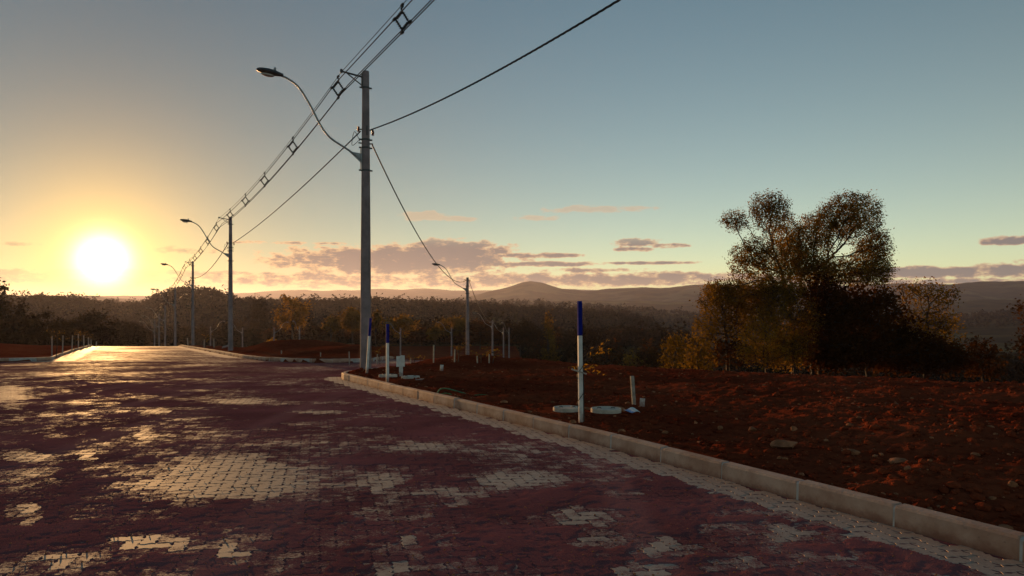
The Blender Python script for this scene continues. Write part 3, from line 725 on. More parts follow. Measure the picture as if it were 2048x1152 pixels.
SPN = ['four-wire power line with diamond spacers between nearest and second lamp posts', 'power line with diamond spacers between second and third lamp posts',
       'glinting power line between third and fourth posts of the main road', 'glinting power line between fourth and fifth posts of the main road',
       'short power line between fifth and sixth posts of the main road', 'farthest visible power line span, low before the left hill']
for i in range(6):
    bundle(brk(MP[i]), brk(MP[i+1]), .37, (.012, .225, .427, .616, .817) if i == 0 else (.05, .24, .43, .62, .81), SPN[i], i < 2, 24 if i < 2 else 14)
def twisted(a, b, s, label, strands=2, rs=.013, hr=.014, pitch=.55, group='twisted cables between posts'):
    a = Vector(a); b = Vector(b); L = (b-a).length; n = int(L/.09) if strands > 1 else 26
    root = empty('cable', a); d = (b-a).normalized(); sd_ = Vector((d.y, -d.x, 0)).normalized(); up = Vector((0, 0, 1))
    for k in range(strands):
        P = []
        for i in range(n+1):
            t = i/n; ph = 2*math.pi*(L*t/pitch)+math.pi*2*k/max(strands, 1)
            P.append(sagp(a, b, s, t)-a+((sd_*math.cos(ph)+up*math.sin(ph))*hr if strands > 1 else Vector((0, 0, 0))))
        MB().tube(P, rs, 5).build('strand', M_WIRE, root)
    return tag(root, label, 'cable', group)
def lv(p, dx_=0.0, dy_=0.0, dz_=0.0): return Vector((p.x+dx_, p.y+dy_, p.z+LV_Z+dz_))
twisted(lv(MP[0], .16, -.10), lv(MP[0], .16, -.10)+Vector((13.15, -27.0, .9)), .94, 'thick twisted cable from nearest post up to the top right edge', 3, .0095, .011)
twisted(lv(MP[0], -.16, .10), lv(MP[1], .18, -.1), .22, 'twisted cable sagging between nearest and second lamp posts', 3, .0095, .011)
twisted(lv(MP[0], .17, .05, -.38), lv(pA, -.05, -.2), 1.35, 'twisted cable dropping right from nearest post to middle lamp post', 3, .0105, .012)
TW = ['sagging cable between second and third main road posts', 'sagging cable between third and fourth main road posts', 'sunlit sagging cable between fourth and fifth main road posts',
      'sunlit sagging cable between fifth and sixth main road posts', 'sagging cable to the farthest main road post']
for i in range(1, 6): twisted(lv(MP[i], -.18, .1), lv(MP[i+1], .18, -.1), .55, TW[i-1], 1, .024)
twisted(lv(pA, .1, .1), lv(pB, -.1, -.1), .9, 'cable descending from middle lamp post to the one right of it', 1, .022)
twisted(lv(pB, .1, .1), lv(pC, -.1, -.1), .8, 'drooping cable between the two lamp posts right of the middle one', 1, .028)
twisted(lv(pC), lv(pD), .6, 'short cable joining the two rightmost distant posts', 1, .028)
twisted(lv(FP[1]), lv(FP[0]), .9, 'thin cable crossing dark trees behind the blue-topped stakes', 1, .022)
twisted(lv(FP[0]), lv(pC), .7, 'thin cable crossing behind the middle lamp post', 1, .022)

# ------------------------------------------------------------------ things on the verge
def stake_at(u, v, v_top, u_top, label, cat='stake', blue=None, th_=.036, group=None, name='painted_stake', mat=M_WHITE, hitp=None):
    x, y, z = hitp or hit(u, v); z = gz(x, y)
    top_ = at(u_top, v_top, y+.02); base = Vector((x, y, z-.12)); d = top_-base
    root = empty(name, (x, y, z)); o = Vector((x, y, z))
    def seg(a, b, w, mt, nm):
        mb = MB(); ax = (b-a).normalized(); sx_ = Vector((1, .25, 0)).normalized(); sx_ = (sx_-ax*sx_.dot(ax)).normalized(); sy_ = ax.cross(sx_)
        vs = []
        for p, ww in ((a, w), (b-ax*.008, w), (b, w*.86)):
            for (i, j) in ((-1,-1),(1,-1),(1,1),(-1,1)): vs.append(p-o+sx_*i*ww+sy_*j*ww*.8)
        fs = [(k*4+j, k*4+(j+1) % 4, (k+1)*4+(j+1) % 4, (k+1)*4+j) for k in range(2) for j in range(4)]+[(3,2,1,0),(8,9,10,11)]
        mb.add(vs, fs); return mb.build(nm, mt, root)
    if blue:
        mid = base.lerp(top_, blue); seg(base, mid, th_, mat, 'shaft'); seg(mid+(top_-base).normalized()*.001, top_, th_*1.03, M_BLUE, 'painted_tip')
    else: seg(base, top_, th_, mat, 'shaft')
    tag(root, label, cat, group); return root, Vector((x, y, z)), top_
def twig_leaves(mb_t, mb_l, p0, p1, n, rnd, ls=.035, spread=.10):
    pts = [p0.lerp(p1, i/4)+Vector((rnd.uniform(-1, 1), rnd.uniform(-1, 1), rnd.uniform(-.5, .5)))*.02*(i > 0) for i in range(5)]
    mb_t.tube(pts, [.008, .007, .006, .004, .002], 5)
    for i in range(n):
        c = p0.lerp(p1, rnd.uniform(.25, 1.05))+Vector((rnd.gauss(0, spread), rnd.gauss(0, spread), rnd.gauss(0, spread*.6)))
        a = Vector((rnd.gauss(0, 1), rnd.gauss(0, 1), rnd.gauss(0, .6))).normalized(); b = a.orthogonal().normalized(); s = ls*rnd.uniform(.6, 1.2)
        mb_l.add([c-a*s, c+b*s*.45, c+a*s, c-b*s*.45], [(0, 1, 2, 3)])
def sapling(base, h, label, mat=M_LEAFY, n=40, seed=0, sc=1.0, group='young saplings tied to stakes'):
    rnd = random.Random(seed); root = empty('sapling', base); t = MB(); l = MB()
    top_ = Vector((rnd.uniform(-.06, .06), rnd.uniform(-.05, .05), h))
    t.tube([(0, 0, -.05), top_*.5+Vector((.02, 0, 0)), top_], [.014*sc, .010*sc, .006*sc], 6)
    for k in range(6):
        f = rnd.uniform(.55, 1.0); p0 = top_*f; p1 = p0+Vector((rnd.uniform(-.34, .34), rnd.uniform(-.2, .2), rnd.uniform(.0, .22)))*sc
        twig_leaves(t, l, p0, p1, n//4, rnd, .030*sc, .050*sc)
    t.build('stem', M_BARK, root); me = l.mesh('leaves'); at_ = me.attributes.new('tint', 'FLOAT', 'POINT')
    at_.data.foreach_set('value', np.repeat(np.random.default_rng(seed).random(len(me.vertices)//4), 4).astype(np.float32)); link('leaves', me, mat, root)
    return tag(root, label, 'sapling', group)
stake_at(733, 748, 636, 741, 'leaning white stake with blue top against the nearest lamp post', blue=.70, th_=.030)
stake_at(775, 765, 648, 775, 'upright white stake with blue top, right of nearest lamp post', blue=.70, th_=.030)
r3, s3, t3 = stake_at(1162, 845, 602, 1159, 'tall white stake with blue top beside the two cement discs', blue=.735, th_=.026)
# black wire wound round it and a broken slat tied on
w = MB(); P = []
for i in range(60):
    f = i/59; c = Vector((0, 0, 0)).lerp(t3-s3, .04+.52*f); a = f*2*math.pi*2.3
    P.append(c+Vector((math.cos(a)*.042, math.sin(a)*.038, 0)))
w.tube(P, .0045, 5); w.build('tie_wire', M_WIRE, r3)
c0 = (t3-s3)*.40; MB().box((0, 0, 0), (.20, .012, .018), Matrix.Translation(c0+Vector((-.02, -.04, .03))) @ Matrix.Rotation(R(18), 4, 'Y')).build('slat', M_WOODST, r3)
rnd = random.Random(5); sp = empty('sapling', s3+Vector((.04, .06, 0))); t_ = MB(); l_ = MB(); H3 = (t3-s3)
t_.tube([(0, 0, -.05), H3*.35, H3*.56], [.012, .010, .006], 6)
for q0, q1, nn in ((.50, Vector((.30, .05, .16)), 26), (.44, Vector((.16, .05, .03)), 18), (.44, Vector((-.16, .03, .02)), 12), (.53, Vector((.36, .02, .24)), 14), (.42, Vector((.24, 0, -.04)), 10)):
    twig_leaves(t_, l_, H3*q0, H3*q0+q1, nn, rnd, .030, .035)
t_.build('stem', M_BARK, sp); me = l_.mesh('leaves'); a_ = me.attributes.new('tint', 'FLOAT', 'POINT'); a_.data.foreach_set('value', RNG.random(len(me.vertices)).astype(np.float32)); link('leaves', me, M_LEAFY, sp)
tag(sp, 'small leafy sapling growing against the tall blue-topped stake', 'sapling')
stake_at(1269, 808, 752, 1264, 'short weathered leaning stake near the small white plate', th_=.026, mat=M_WOODST, name='wooden_stake')
# two-sided white plate on a post
x, y, z = hit(802, 753); z = gz(x, y); sg = empty('marker_post', (x, y, z)); k = y/F
MB().box((0, 0, 10*k), (7*k, 5*k, 26*k)).build('post', M_WHITE, sg)
for s_, w_, hh in ((-1, 9*k, 21*k), (1, 9*k, 22*k)):
    MB().box((s_*w_*.48, 0, 0), (w_*1.02, .012, hh), Matrix.Translation((0, -.045, (30 if s_ < 0 else 31)*k)) @ Matrix.Rotation(R(24)*-s_, 4, 'Z')).build('plate', M_WHITE, sg)
tag(sg, 'white folded plate on a short white post beside the blue-topped stakes', 'marker')
for (u, v, w_, hh, lb, a) in ((883, 748, 6.5, 11, 'small white plate standing alone in the red soil, left half', 12), (1284, 809, 10, 15, 'small white plate beside the short weathered stake', -14)):
    x, y, z = hit(u, v); z = gz(x, y); k = y/F; mk = empty('marker_plate', (x, y, z), R(a))
    MB().box((0, 0, hh*k*.5), (w_*k, .03, hh*k*1.15), Matrix.Rotation(R(4), 4, 'Y')).build('plate', M_WHITE, mk)
    MB().box((0, .03, hh*k*.25), (w_*k*.3, .03, hh*k), Matrix.Rotation(R(4), 4, 'Y')).build('peg', M_WOODST, mk)
    tag(mk, lb, 'marker')
# cement discs (inspection covers) proud of the soil
for (u, v, w_, lb) in COVERS:
    x, y, z = hit(u, v); k = y/F; r = w_*k/2; dsc = empty('cement_cover', (x, y, gz(x, y, False)+.018))
    MB().lathe([(r*.97, -.12), (r, -.11), (r, .018), (r*.985, .036), (r*.93, .038), (r*.90, .032), (r*.86, .032)], 36).build('slab', M_CEM, dsc, True)
    for s_ in (-1, 1):
        MB().tube([(s_*r*.45-.03, 0, .028), (s_*r*.45-.02, 0, .046), (s_*r*.45+.02, 0, .046), (s_*r*.45+.03, 0, .028)], .006, 6).build('handle', M_DARK, dsc)
    tag(dsc, lb, 'cover', 'cement inspection covers on the verge')
# blue and white scrap of printed sheet
def mk_scrap():
    m, t, p = new_mat('blue and white print'); tc = t.new('ShaderNodeTexCoord').outputs['Object']
    s_ = t.new('ShaderNodeSeparateXYZ'); t.l.new(tc, s_.inputs[0])
    f = t.ramp(t.m('ADD', s_.outputs[0], t.m('MULTIPLY', t.noise(tc, 12, 3), .08)), .02, .06)
    t.put(p.inputs['Base Color'], t.mix(f, (.10, .26, .55), (.68, .66, .62))); p.inputs['Roughness'].default_value = .5; return m
x, y, z = hit(1263, 825); k = y/F; zz = gz(x, y)
gx, gy = np.meshgrid(np.linspace(-.5, .5, 9), np.linspace(-.5, .5, 7)); V0 = np.stack([gx*25*k, gy*.22, .012*np.sin(gx*7)+.03*gx*gy], -1).reshape(-1, 3)
fg = grid_faces(7, 9); V1 = V0.copy(); V1[:, 2] -= .003; fl = fg[:, ::-1]+len(V0)
sc_ = link('printed_scrap', mesh_np('printed_scrap', np.vstack([V0, V1]), [fg, fl]), mk_scrap(), None, (x, y, zz+.045), (R(5), R(-3), R(14))); tag(sc_, 'blue and white scrap of printed sheet beside the right cement disc', 'scrap')
x, y, z = hit(838, 764); sl_ = MB(); sl_.box((0, 0, 0), (14*y/F, .05, .012), Matrix.Rotation(R(8), 4, 'X')); sl_.box((.05, .04, .014), (9*y/F, .04, .010), Matrix.Rotation(R(-12), 4, 'Z'))
o = sl_.build('broken_slat', M_WHITE, None, False, (x, y, gz(x, y)+.03)); tag(o, 'pale broken slat on the soil below the cement discs', 'slat')
# green pipe
x, y, z = hit(874, 788); x2, y2, z2 = hit(932, 786); P = [Vector((x, y, gz(x, y)+.01)), Vector((x+.05, y+.1, gz(x, y)+.075)), Vector((x+.14, y+.16, gz(x+.1, y+.1)+.085)), Vector(((x+x2)/2, (y+y2)/2+.15, gz((x+x2)/2, (y+y2)/2)+.05)), Vector((x2, y2, gz(x2, y2)+.012))]
o_ = P[0].copy(); hb = MB().tube([p-o_ for p in smooth_path(P, 6)], .012, 7).build('hose', M_GREEN, None, True, o_); tag(hb, 'bent green hose lying on the soil behind the kerb', 'hose')
x, y, z = hit(890, 791); x2, y2, _ = hit(868, 790); MB_ = MB().tube([(0, 0, .01), (.1, .03, .03), (.22, -.01, .01)], .010, 6).build('hose_offcut', M_GREEN, None, True, (x-.1, y, gz(x, y)+.01)); tag(MB_, 'short green offcut beside the bent green hose', 'hose')
x, y, z = hit(962, 788); MB_ = MB().tube([(-.12, 0, .012), (.0, .02, .02), (.12, -.01, .012)], .009, 6).build('hose_offcut', M_GREEN, None, True, (x, y, gz(x, y)+.01)); tag(MB_, 'straight green offcut right of the bent green hose', 'hose')
x, y, z = hit(451, 700, 30); MB_ = MB().box((0, 0, 0), (14*y/F, .25, .02), Matrix.Rotation(R(-14), 4, 'Y') @ Matrix.Rotation(R(25), 4, 'X')).build('board', M_WHITE, None, False, (x, y, gz(x, y, False)+.22)); tag(MB_, 'pale board propped at foot of the second lamp post', 'board')

# rows of thin white stakes and saplings farther off
def far_stake(u, v, vt_, label, y0=24, sap=True, seed=1, blue=False):
    x, y, z = hit(u, v, y0); r, b_, t_p = stake_at(u, v, vt_, u+random.uniform(-1.2, 1.2), label, th_=max(.018, y*.0006), mat=M_WOODST, group='thin white stakes far off', hitp=(x, y, z), name='thin_stake')
    return b_, (t_p-b_).length
LB = ['leftmost thin white stake beyond the left kerb', 'second thin white stake from the left beyond the left kerb', 'third thin white stake from the left beyond the left kerb',
      'fourth thin white stake from the left beyond the left kerb', 'fifth thin white stake from the left, over the left kerb end', 'sixth thin white stake from the left, at the left kerb end', 'seventh thin white stake from the left, past the kerb end', 'eighth thin white stake from the left, last of its row']
LS = ['sapling with drooping leaves at the leftmost thin stake', None, 'sapling at the third thin stake from the left', 'sapling at the fourth thin stake from the left', None, 'sapling at the sixth thin stake from the left', None, None]
for i, (u, v, vt_) in enumerate(((104,713,672),(125,706,671),(144,700,671),(157,696,668),(168,694,671),(177,693,675),(182,692,679),(192,692,683))):
    b_, h = far_stake(u, v+1, vt_, LB[i], 31.8)
    if LS[i]: sapling(b_+Vector((.12, .1, 0)), h*1.18, LS[i], M_LEAF, 36, 20+i, 1.5)
RLB = [(699,729,703,'thin white stake left of the nearest lamp post foot',None),(867,729,690,'white stake standing left of the middle lamp post',None),(909,729,699,'reddish white stake close left of the middle lamp post','sapling tied to the reddish stake by middle lamp post'),
       (754,729,708,'low white stake between the two blue-topped stakes','yellow-leaved sapling between the two blue-topped stakes'),(821,729,716,'low white stake right of the folded white plate','yellow sapling right of the folded white plate'),
       (641,716,705,'tiny white peg on the right flank of the soil mound',None),(563,708,701,'tiny white peg on the near face of the soil mound',None),(494,694,688,'tiny white peg on the left top of the soil mound',None),
       (428,695,677,'thin white peg just left of the second lamp post',None),(408,694,679,'thin white stake between second and third lamp posts','yellow bushy sapling between second and third lamp posts'),(376,692,676,'thin white stake just left of the third lamp post',None),
       (955,727,712,'pale stake right of the middle lamp post foot','dry pale sapling right of the middle lamp post foot'),(978,727,708,'thin stake left of the second distant post','dry reddish sapling left of the second distant post')]
for i, (u, v, vt_, lb, sl) in enumerate(RLB):
    b_, h = far_stake(u, v, vt_, lb, 23 if u > 690 else 30)
    if sl: sapling(b_+Vector((.1, .05, 0)), h*1.25, sl, M_LEAFY if u < 500 else M_LEAF, 40, 40+i, 2.0 if u < 500 else 1.0)

# ------------------------------------------------------------------ stones and clods
def stone_shape(seed, s, flat=.6, sub=2):
    import bmesh
    bm = bmesh.new(); bmesh.ops.create_icosphere(bm, subdivisions=sub, radius=1.0); r = random.Random(seed)
    dirs = [Vector((r.gauss(0, 1), r.gauss(0, 1), r.gauss(0, 1))).normalized() for _ in range(9)]; cut = [r.uniform(.55, .95) for _ in dirs]
    sc__ = Vector((r.uniform(.8, 1.25), r.uniform(.7, 1.1), flat*r.uniform(.8, 1.15)))
    for v in bm.verts:
        k = min([1.0]+[c/max(1e-3, v.co.dot(d)) for d, c in zip(dirs, cut) if v.co.dot(d) > .2]); v.co = Vector(v.co*k)
        v.co += Vector((r.gauss(0, .02), r.gauss(0, .02), r.gauss(0, .02))); v.co = Vector((v.co.x*sc__.x*s, v.co.y*sc__.y*s, v.co.z*sc__.z*s))
    me = bpy.data.meshes.new('stone'); bm.to_mesh(me); bm.free(); return me
BST = [(1505,845,14,.55,'rounded pale stone among clods, left of a sharper one'),(1588,852,11,.8,'sharp upright pale stone right of the rounded one'),(1570,880,42,.33,'broad flat tan rock half sunk in the soil, largest in the field'),
       (2026,968,11,1.0,'pointed orange stone near the right edge of the picture'),(1600,936,14,.45,'flat pale stone behind the kerb, below the broad rock'),(1815,935,9,.8,'small pointed stone right of the flat ones in the field'),
       (2010,1040,22,.45,'low broad stone just behind the kerb at the right edge'),(1118,842,6,1.2,'upright reddish stone left of the tall stake foot'),(1146,842,10,.6,'blocky stone at the foot of the tall blue-topped stake'),
       (1243,858,10,.7,'reddish stone on the soil below the right cement disc'),(1240,815,16,.6,'rounded brown stone behind the right cement disc'),(1172,815,9,.6,'rounded dark stone between the two cement discs'),
       (1800,912,30,.35,'flat brown slab in the right field, beside pebbles'),(1700,895,20,.4,'flat stone right of the broad tan rock'),(1860,1013,10,.7,'stone close behind the kerb, right third'),
       (1700,848,10,.6,'small stone lying far up the right field'),(1440,842,8,.7,'small tan stone left of the rounded pale stone'),(1330,850,9,.6,'dark stone between discs and the rounded pale stone'),
       (1950,905,12,.6,'lone stone in the right field, far right'),(1400,870,11,.5,'flat stone on the soil above the kerb centre'),(1255,800,8,.6,'small stone behind the weathered stake foot'),(1010,800,12,.4,'low stone on the soil left of the cement discs'),
       (1470,975,7,.7,'small stone just behind the kerb joint, centre right'),(1985,985,9,.6,'stone between the pointed orange one and the kerb')]
for i, (u, v, ru, fl_, lb) in enumerate(BST):
    x, y, z = hit(u, v+4); s = ru*y/F*.82; o = link('stone', stone_shape(100+i, s, fl_), M_STONE, None, (x, y, gz(x, y)+s*fl_*.25), (0, 0, random.uniform(0, 6))); tag(o, lb, 'stone', 'loose stones in the red soil')
protos = [stone_shape(300+i, 1.0, .7, 1) for i in range(5)]
PR = []
for m_ in protos:
    v_ = np.empty(len(m_.vertices)*3, np.float32); m_.vertices.foreach_get('co', v_); f_ = np.empty(len(m_.polygons)*3, np.int32); m_.polygons.foreach_get('vertices', f_); PR.append((v_.reshape(-1, 3), f_.reshape(-1, 3)))
    bpy.data.meshes.remove(m_)
def scatter(name, n, smin, smax, mat, seed, ymax=26):
    r = np.random.default_rng(seed); V = []; Fc = []; o = 0
    yy = 4.2+(ymax-4.2)*r.random(n*3)**1.5; uu = r.uniform(690, 2120, n*3); xx = (uu-CU)/F*yy
    ok = (xx-XK(yy) > .3) & ~on_road(xx, yy, .3)
    for (fx_, fy_) in FLAT: ok &= np.hypot(xx-fx_, yy-fy_) > .42
    yy = yy; xx, yy = xx[ok][:n], yy[ok][:n]; zz = ground_z(xx, yy)
    for x, y, z in zip(xx, yy, zz):
        v_, f_ = PR[r.integers(5)]; s = smin*(smax/smin)**(r.random()**2.6); a = r.random()*6.28; c, sn = math.cos(a), math.sin(a)
        V.append(np.c_[(v_[:, 0]*c-v_[:, 1]*sn)*s+x, (v_[:, 0]*sn+v_[:, 1]*c)*s+y, v_[:, 2]*s*.8+z+s*.2]); Fc.append(f_+o); o += len(v_)
    return tag(link(name, mesh_np(name, np.vstack(V), [np.vstack(Fc)]), mat), kind='stuff')
tag(scatter('soil_clods', 9500, .010, .075, M_SOIL, 3), 'loose red clods strewn over the bare soil', 'soil')
tag(scatter('pebbles', 1100, .008, .045, M_STONE, 4), 'small pebbles strewn over the bare red soil', 'gravel')

# grit lying on the road
gv = PR[0]; r_ = np.random.default_rng(9); n_ = 3200; gy_ = 3.9+11*r_.random(n_)**1.6; gx_ = r_.uniform(-.66, .66, n_)*gy_; k_ = gx_ < RX(gy_)-.45; gx_, gy_ = gx_[k_], gy_[k_]
sz = .0022*(4.0)**r_.random(len(gx_)); v_, f_ = gv
Vg_ = v_[None]*sz[:, None, None]+np.stack([gx_, gy_, P_road(gy_)+.004], -1)[:, None]
tag(link('road_grit', mesh_np('road_grit', Vg_.reshape(-1, 3), [(f_[None]+(np.arange(len(gx_))*len(v_))[:, None, None]).reshape(-1, 3)]), M_STONE), 'fine grit scattered over the dusty road', 'gravel', None, 'stuff')

# ------------------------------------------------------------------ trees grown towards crown lobes
def leaf_quads(C, size, r, droop=0.0):
    n = len(C); a = r.normal(size=(n, 3)); a[:, 2] = a[:, 2]*.7-droop; a /= np.linalg.norm(a, axis=1)[:, None]
    b = np.cross(a, r.normal(size=(n, 3))); b /= np.linalg.norm(b, axis=1)[:, None]
    s = (size*r.uniform(.6, 1.3, n))[:, None]
    V = np.stack([C-a*s, C+b*s*.5, C+a*s, C-b*s*.5], 1).reshape(-1, 3); return V
def quads_mesh(name, V, tint):
    n = len(V)//4; return mesh_np(name, V, [np.arange(4*n).reshape(n, 4)], False, {'tint': np.repeat(tint, 4)})
def grow_tree(name, label, base, trunk, lobes, Y0, leaf, mat, n_attr=700, step=.22, leaves_per=5, lspread=.16, seed=1, tip=.010, droop=0.0, cat='tree', group=None, lean_leaf=1.0):
    """lobes: (u, v, ru, rv, dy) ellipsoids as seen from the road, at depth Y0+dy"""
    r = np.random.default_rng(seed); A = []
    vol = np.array([l[2]*l[3] for l in lobes], float); vol /= vol.sum()
    for (u, v, ru, rv, dy), w_ in zip(lobes, vol):
        Yl = Y0+dy; c = np.array(at(u, v, Yl)); k = Yl/F; n = int(n_attr*w_)+8
        d = r.normal(size=(n, 3)); d /= np.linalg.norm(d, axis=1)[:, None]; rad = r.random(n)**.55
        A.append(c+d*rad[:, None]*np.array([ru*k, max(ru, rv)*k*.85, rv*k]))
    A = np.vstack(A); nodes = [np.array(base, float)]; par = [-1]
    for p in trunk:
        q = np.array(p, float); a = nodes[-1]; L = np.linalg.norm(q-a); m = max(1, int(L/step))
        for i in range(1, m+1): nodes.append(a+(q-a)*i/m+r.normal(size=3)*step*.12); par.append(len(nodes)-2)
    N = np.array(nodes); near = np.full(len(A), 0); nd = np.full(len(A), 1e9)
    def upd(i0):
        nonlocal near, nd
        D = np.linalg.norm(A[:, None]-N[None, i0:], axis=2); j = D.argmin(1); dm = D[np.arange(len(A)), j]; better = dm < nd
        near = np.where(better, j+i0, near); nd = np.where(better, dm, nd)
    upd(0); alive = np.ones(len(A), bool); P = list(par)
    for it in range(140):
        alive &= nd > step*1.1
        if not alive.any(): break
        ids = near[alive]; dirs = A[alive]-N[ids]; dirs /= np.linalg.norm(dirs, axis=1)[:, None]
        acc = np.zeros((len(N), 3)); np.add.at(acc, ids, dirs); u_ = np.unique(ids)
        dd = acc[u_]; ln = np.linalg.norm(dd, axis=1); okk = ln > 1e-3; u_ = u_[okk]; dd = dd[okk]/ln[okk][:, None]
        dd = dd+r.normal(size=dd.shape)*.22; dd /= np.linalg.norm(dd, axis=1)[:, None]
        new = N[u_]+dd*step; i0 = len(N); N = np.vstack([N, new]); P += list(u_); upd(i0)
        if len(N) > 9000: break
    P = np.array(P); n = len(N); kids = np.zeros(n, int); np.add.at(kids, P[P >= 0], 1)
    rad = np.where(kids == 0, tip, 0.0)**2.4; depth = np.zeros(n)
    for i in range(n-1, 0, -1): rad[P[i]] += rad[i]
    rad = np.maximum(rad, tip**2.4)**(1/2.4)
    o = np.array(base, float); idx = np.arange(1, n); pa = P[idx]
    d = N[idx]-N[pa]; d /= np.maximum(np.linalg.norm(d, axis=1), 1e-6)[:, None]
    ref = np.where(np.abs(d[:, 2:3]) < .9, [[0, 0, 1.0]], [[1.0, 0, 0]]); s1 = np.cross(d, ref); s1 /= np.linalg.norm(s1, axis=1)[:, None]; s2 = np.cross(d, s1)
    ns = 5; an = np.arange(ns)*2*math.pi/ns; ring = (s1[:, None]*np.cos(an)[None, :, None]+s2[:, None]*np.sin(an)[None, :, None])
    rp = np.minimum(rad[pa], rad[idx]*1.5)
    Vb = np.concatenate([N[pa][:, None]+ring*rp[:, None, None], N[idx][:, None]+ring*rad[idx][:, None, None]], 1)-o
    m = len(idx); off = (np.arange(m)*2*ns)[:, None]; j = np.arange(ns)
    fq_ = np.stack([j, (j+1) % ns, (j+1) % ns+ns, j+ns], -1)[None]+off[:, :, None]
    root = empty(name, tuple(o))
    link('trunk', mesh_np('trunk', Vb.reshape(-1, 3), [fq_.reshape(-1, 4)], True), M_BARK, root)
    thin = np.where((rad < tip*2.4) & (np.arange(n) > len(nodes)))[0]
    C = np.repeat(N[thin], leaves_per, 0)+r.normal(size=(len(thin)*leaves_per, 3))*lspread-np.array([0, 0, droop*.3])
    C = C[r.random(len(C)) < lean_leaf]; C = C-o
    tint = np.clip(vn(C[:, 0]*.9, C[:, 2]*.9, seed)+.5+r.normal(size=len(C))*.22, 0, 1)
    link('crown', quads_mesh('crown', leaf_quads(C, leaf, r, droop), tint), mat, root)
    return tag(root, label, cat, group)
GR = 'trees of the clump on the right'
def B(u, Y): return stand(u, Y)
Y0 = 45.0
def T(u, v, dy=0.0): return at(u, v, Y0+dy)
grow_tree('tall_tree', 'tall open tree with forked branches, left half of the right clump', B(1592, 45), [T(1585,690),T(1580,610),T(1565,560)],
          [(1470,440,30,22,0),(1540,422,42,45,0),(1515,520,60,48,0),(1452,585,50,30,-1),(1575,495,34,60,1),(1500,600,55,45,0),(1560,575,55,45,-1),(1595,530,30,40,0)], Y0, .055, M_LEAF, 2600, .17, 20, .135, 1, .0085)
grow_tree('tall_tree', 'tall round-headed tree with dark spreading boughs, right half of the right clump', B(1630, 46), [T(1625,690,1),T(1628,600,1),T(1632,540,1)],
          [(1700,432,66,50,1),(1745,500,42,52,1),(1640,468,46,52,1),(1690,545,90,30,1),(1750,540,42,34,0),(1640,540,45,40,0),(1600,500,25,45,1)], Y0, .055, M_LEAF, 2900, .17, 20, .135, 2, .0085)
grow_tree('vine_covered_tree', 'dark ivy-smothered trunk mass in the centre of the right clump', B(1640, 44), [T(1640,690,-1),T(1640,640,-1)],
          [(1640,590,48,42,-1),(1650,650,60,45,-1),(1660,695,75,45,-1),(1660,615,55,40,0)], Y0, .115, M_LEAFD, 900, .24, 15, .26, 3, .012)
grow_tree('dark_tree', 'dense dark tree right of the ivy-smothered trunks', B(1735, 45), [T(1735,690),T(1735,640)],
          [(1720,610,80,38,0),(1750,660,85,45,0),(1690,700,80,40,-1),(1780,700,70,40,0)], Y0, .115, M_LEAFD, 1000, .24, 15, .26, 4, .012)
grow_tree('open_tree', 'sparse twiggy tree at the right end of the right clump', B(1850, 46), [T(1850,690),T(1855,640)],
          [(1880,592,42,26,0),(1830,585,45,22,1),(1850,650,60,45,0),(1890,660,35,40,0)], Y0, .075, M_LEAF, 900, .22, 8, .20, 5, .011)
grow_tree('dark_shrub', 'low dark shrub at the right foot of the right clump', B(1850, 44), [T(1850,715,-1)], [(1830,705,90,38,-1),(1900,715,45,28,-1)], Y0, .115, M_LEAFD, 600, .24, 14, .26, 6, .012, cat='shrub')
grow_tree('golden_shrub', 'golden leafy shrub lit by the sun, left front of the right clump', B(1535, 43), [T(1535,715,-2)],
          [(1530,665,45,45,-2),(1545,705,60,32,-2),(1500,700,36,32,-2),(1580,690,30,45,-2)], Y0, .065, M_LEAFY, 1300, .19, 13, .16, 7, .010, cat='shrub')
grow_tree('understory_tree', 'brownish tree filling the middle of the clump between golden shrub and ivy', B(1590, 43), [T(1590,700,-2),T(1588,650,-2)],
          [(1560,610,50,45,-2),(1600,640,42,48,-2),(1585,690,50,42,-2),(1530,590,40,34,-1)], Y0, .060, M_LEAF, 1300, .19, 12, .16, 14, .009)
grow_tree('small_tree', 'small ochre tree leaning left at the left edge of the right clump', B(1455, 45), [T(1455,700),T(1450,660)],
          [(1435,610,42,48,0),(1470,640,40,42,0),(1415,660,28,38,0)], Y0, .070, M_LEAFG, 1000, .20, 11, .17, 8, .011)
grow_tree('palm_shrub', 'drooping shaggy shrub, leftmost of the right clump', B(1350, 42), [T(1350,690,-3)], [(1350,690,28,34,-3),(1345,715,28,22,-3)], Y0, .08, M_LEAFG, 300, .22, 12, .16, 9, .010, .8, cat='shrub')
grow_tree('palm_shrub', 'drooping shrub second from left in the right clump', B(1395, 43), [T(1395,690,-2)], [(1397,690,30,30,-2),(1400,715,34,22,-2)], Y0, .08, M_LEAFG, 320, .22, 12, .16, 10, .010, .8, cat='shrub')
grow_tree('undergrowth_shrub', 'dark undergrowth shrub between drooping shrubs and the golden one', B(1460, 44), [T(1460,715,-1)], [(1455,705,45,30,-1)], Y0, .10, M_LEAFD, 300, .24, 7, .2, 11, .010, cat='shrub')
grow_tree('dark_bush', 'round dark bush standing apart right of the right clump', B(1965, 44), [T(1965,725,-1)], [(1962,708,38,26,-1),(1965,735,45,20,-1)], Y0, .11, M_LEAFD, 340, .24, 8, .2, 12, .010, cat='bush')
grow_tree('edge_tree', 'dark tree cut by the right edge of the picture', B(2085, 48), [T(2085,690,3),T(2080,640,3)], [(2062,620,40,18,3),(2075,690,45,38,3),(2100,650,50,50,3)], Y0, .11, M_LEAFD, 500, .26, 7, .22, 13, .012)

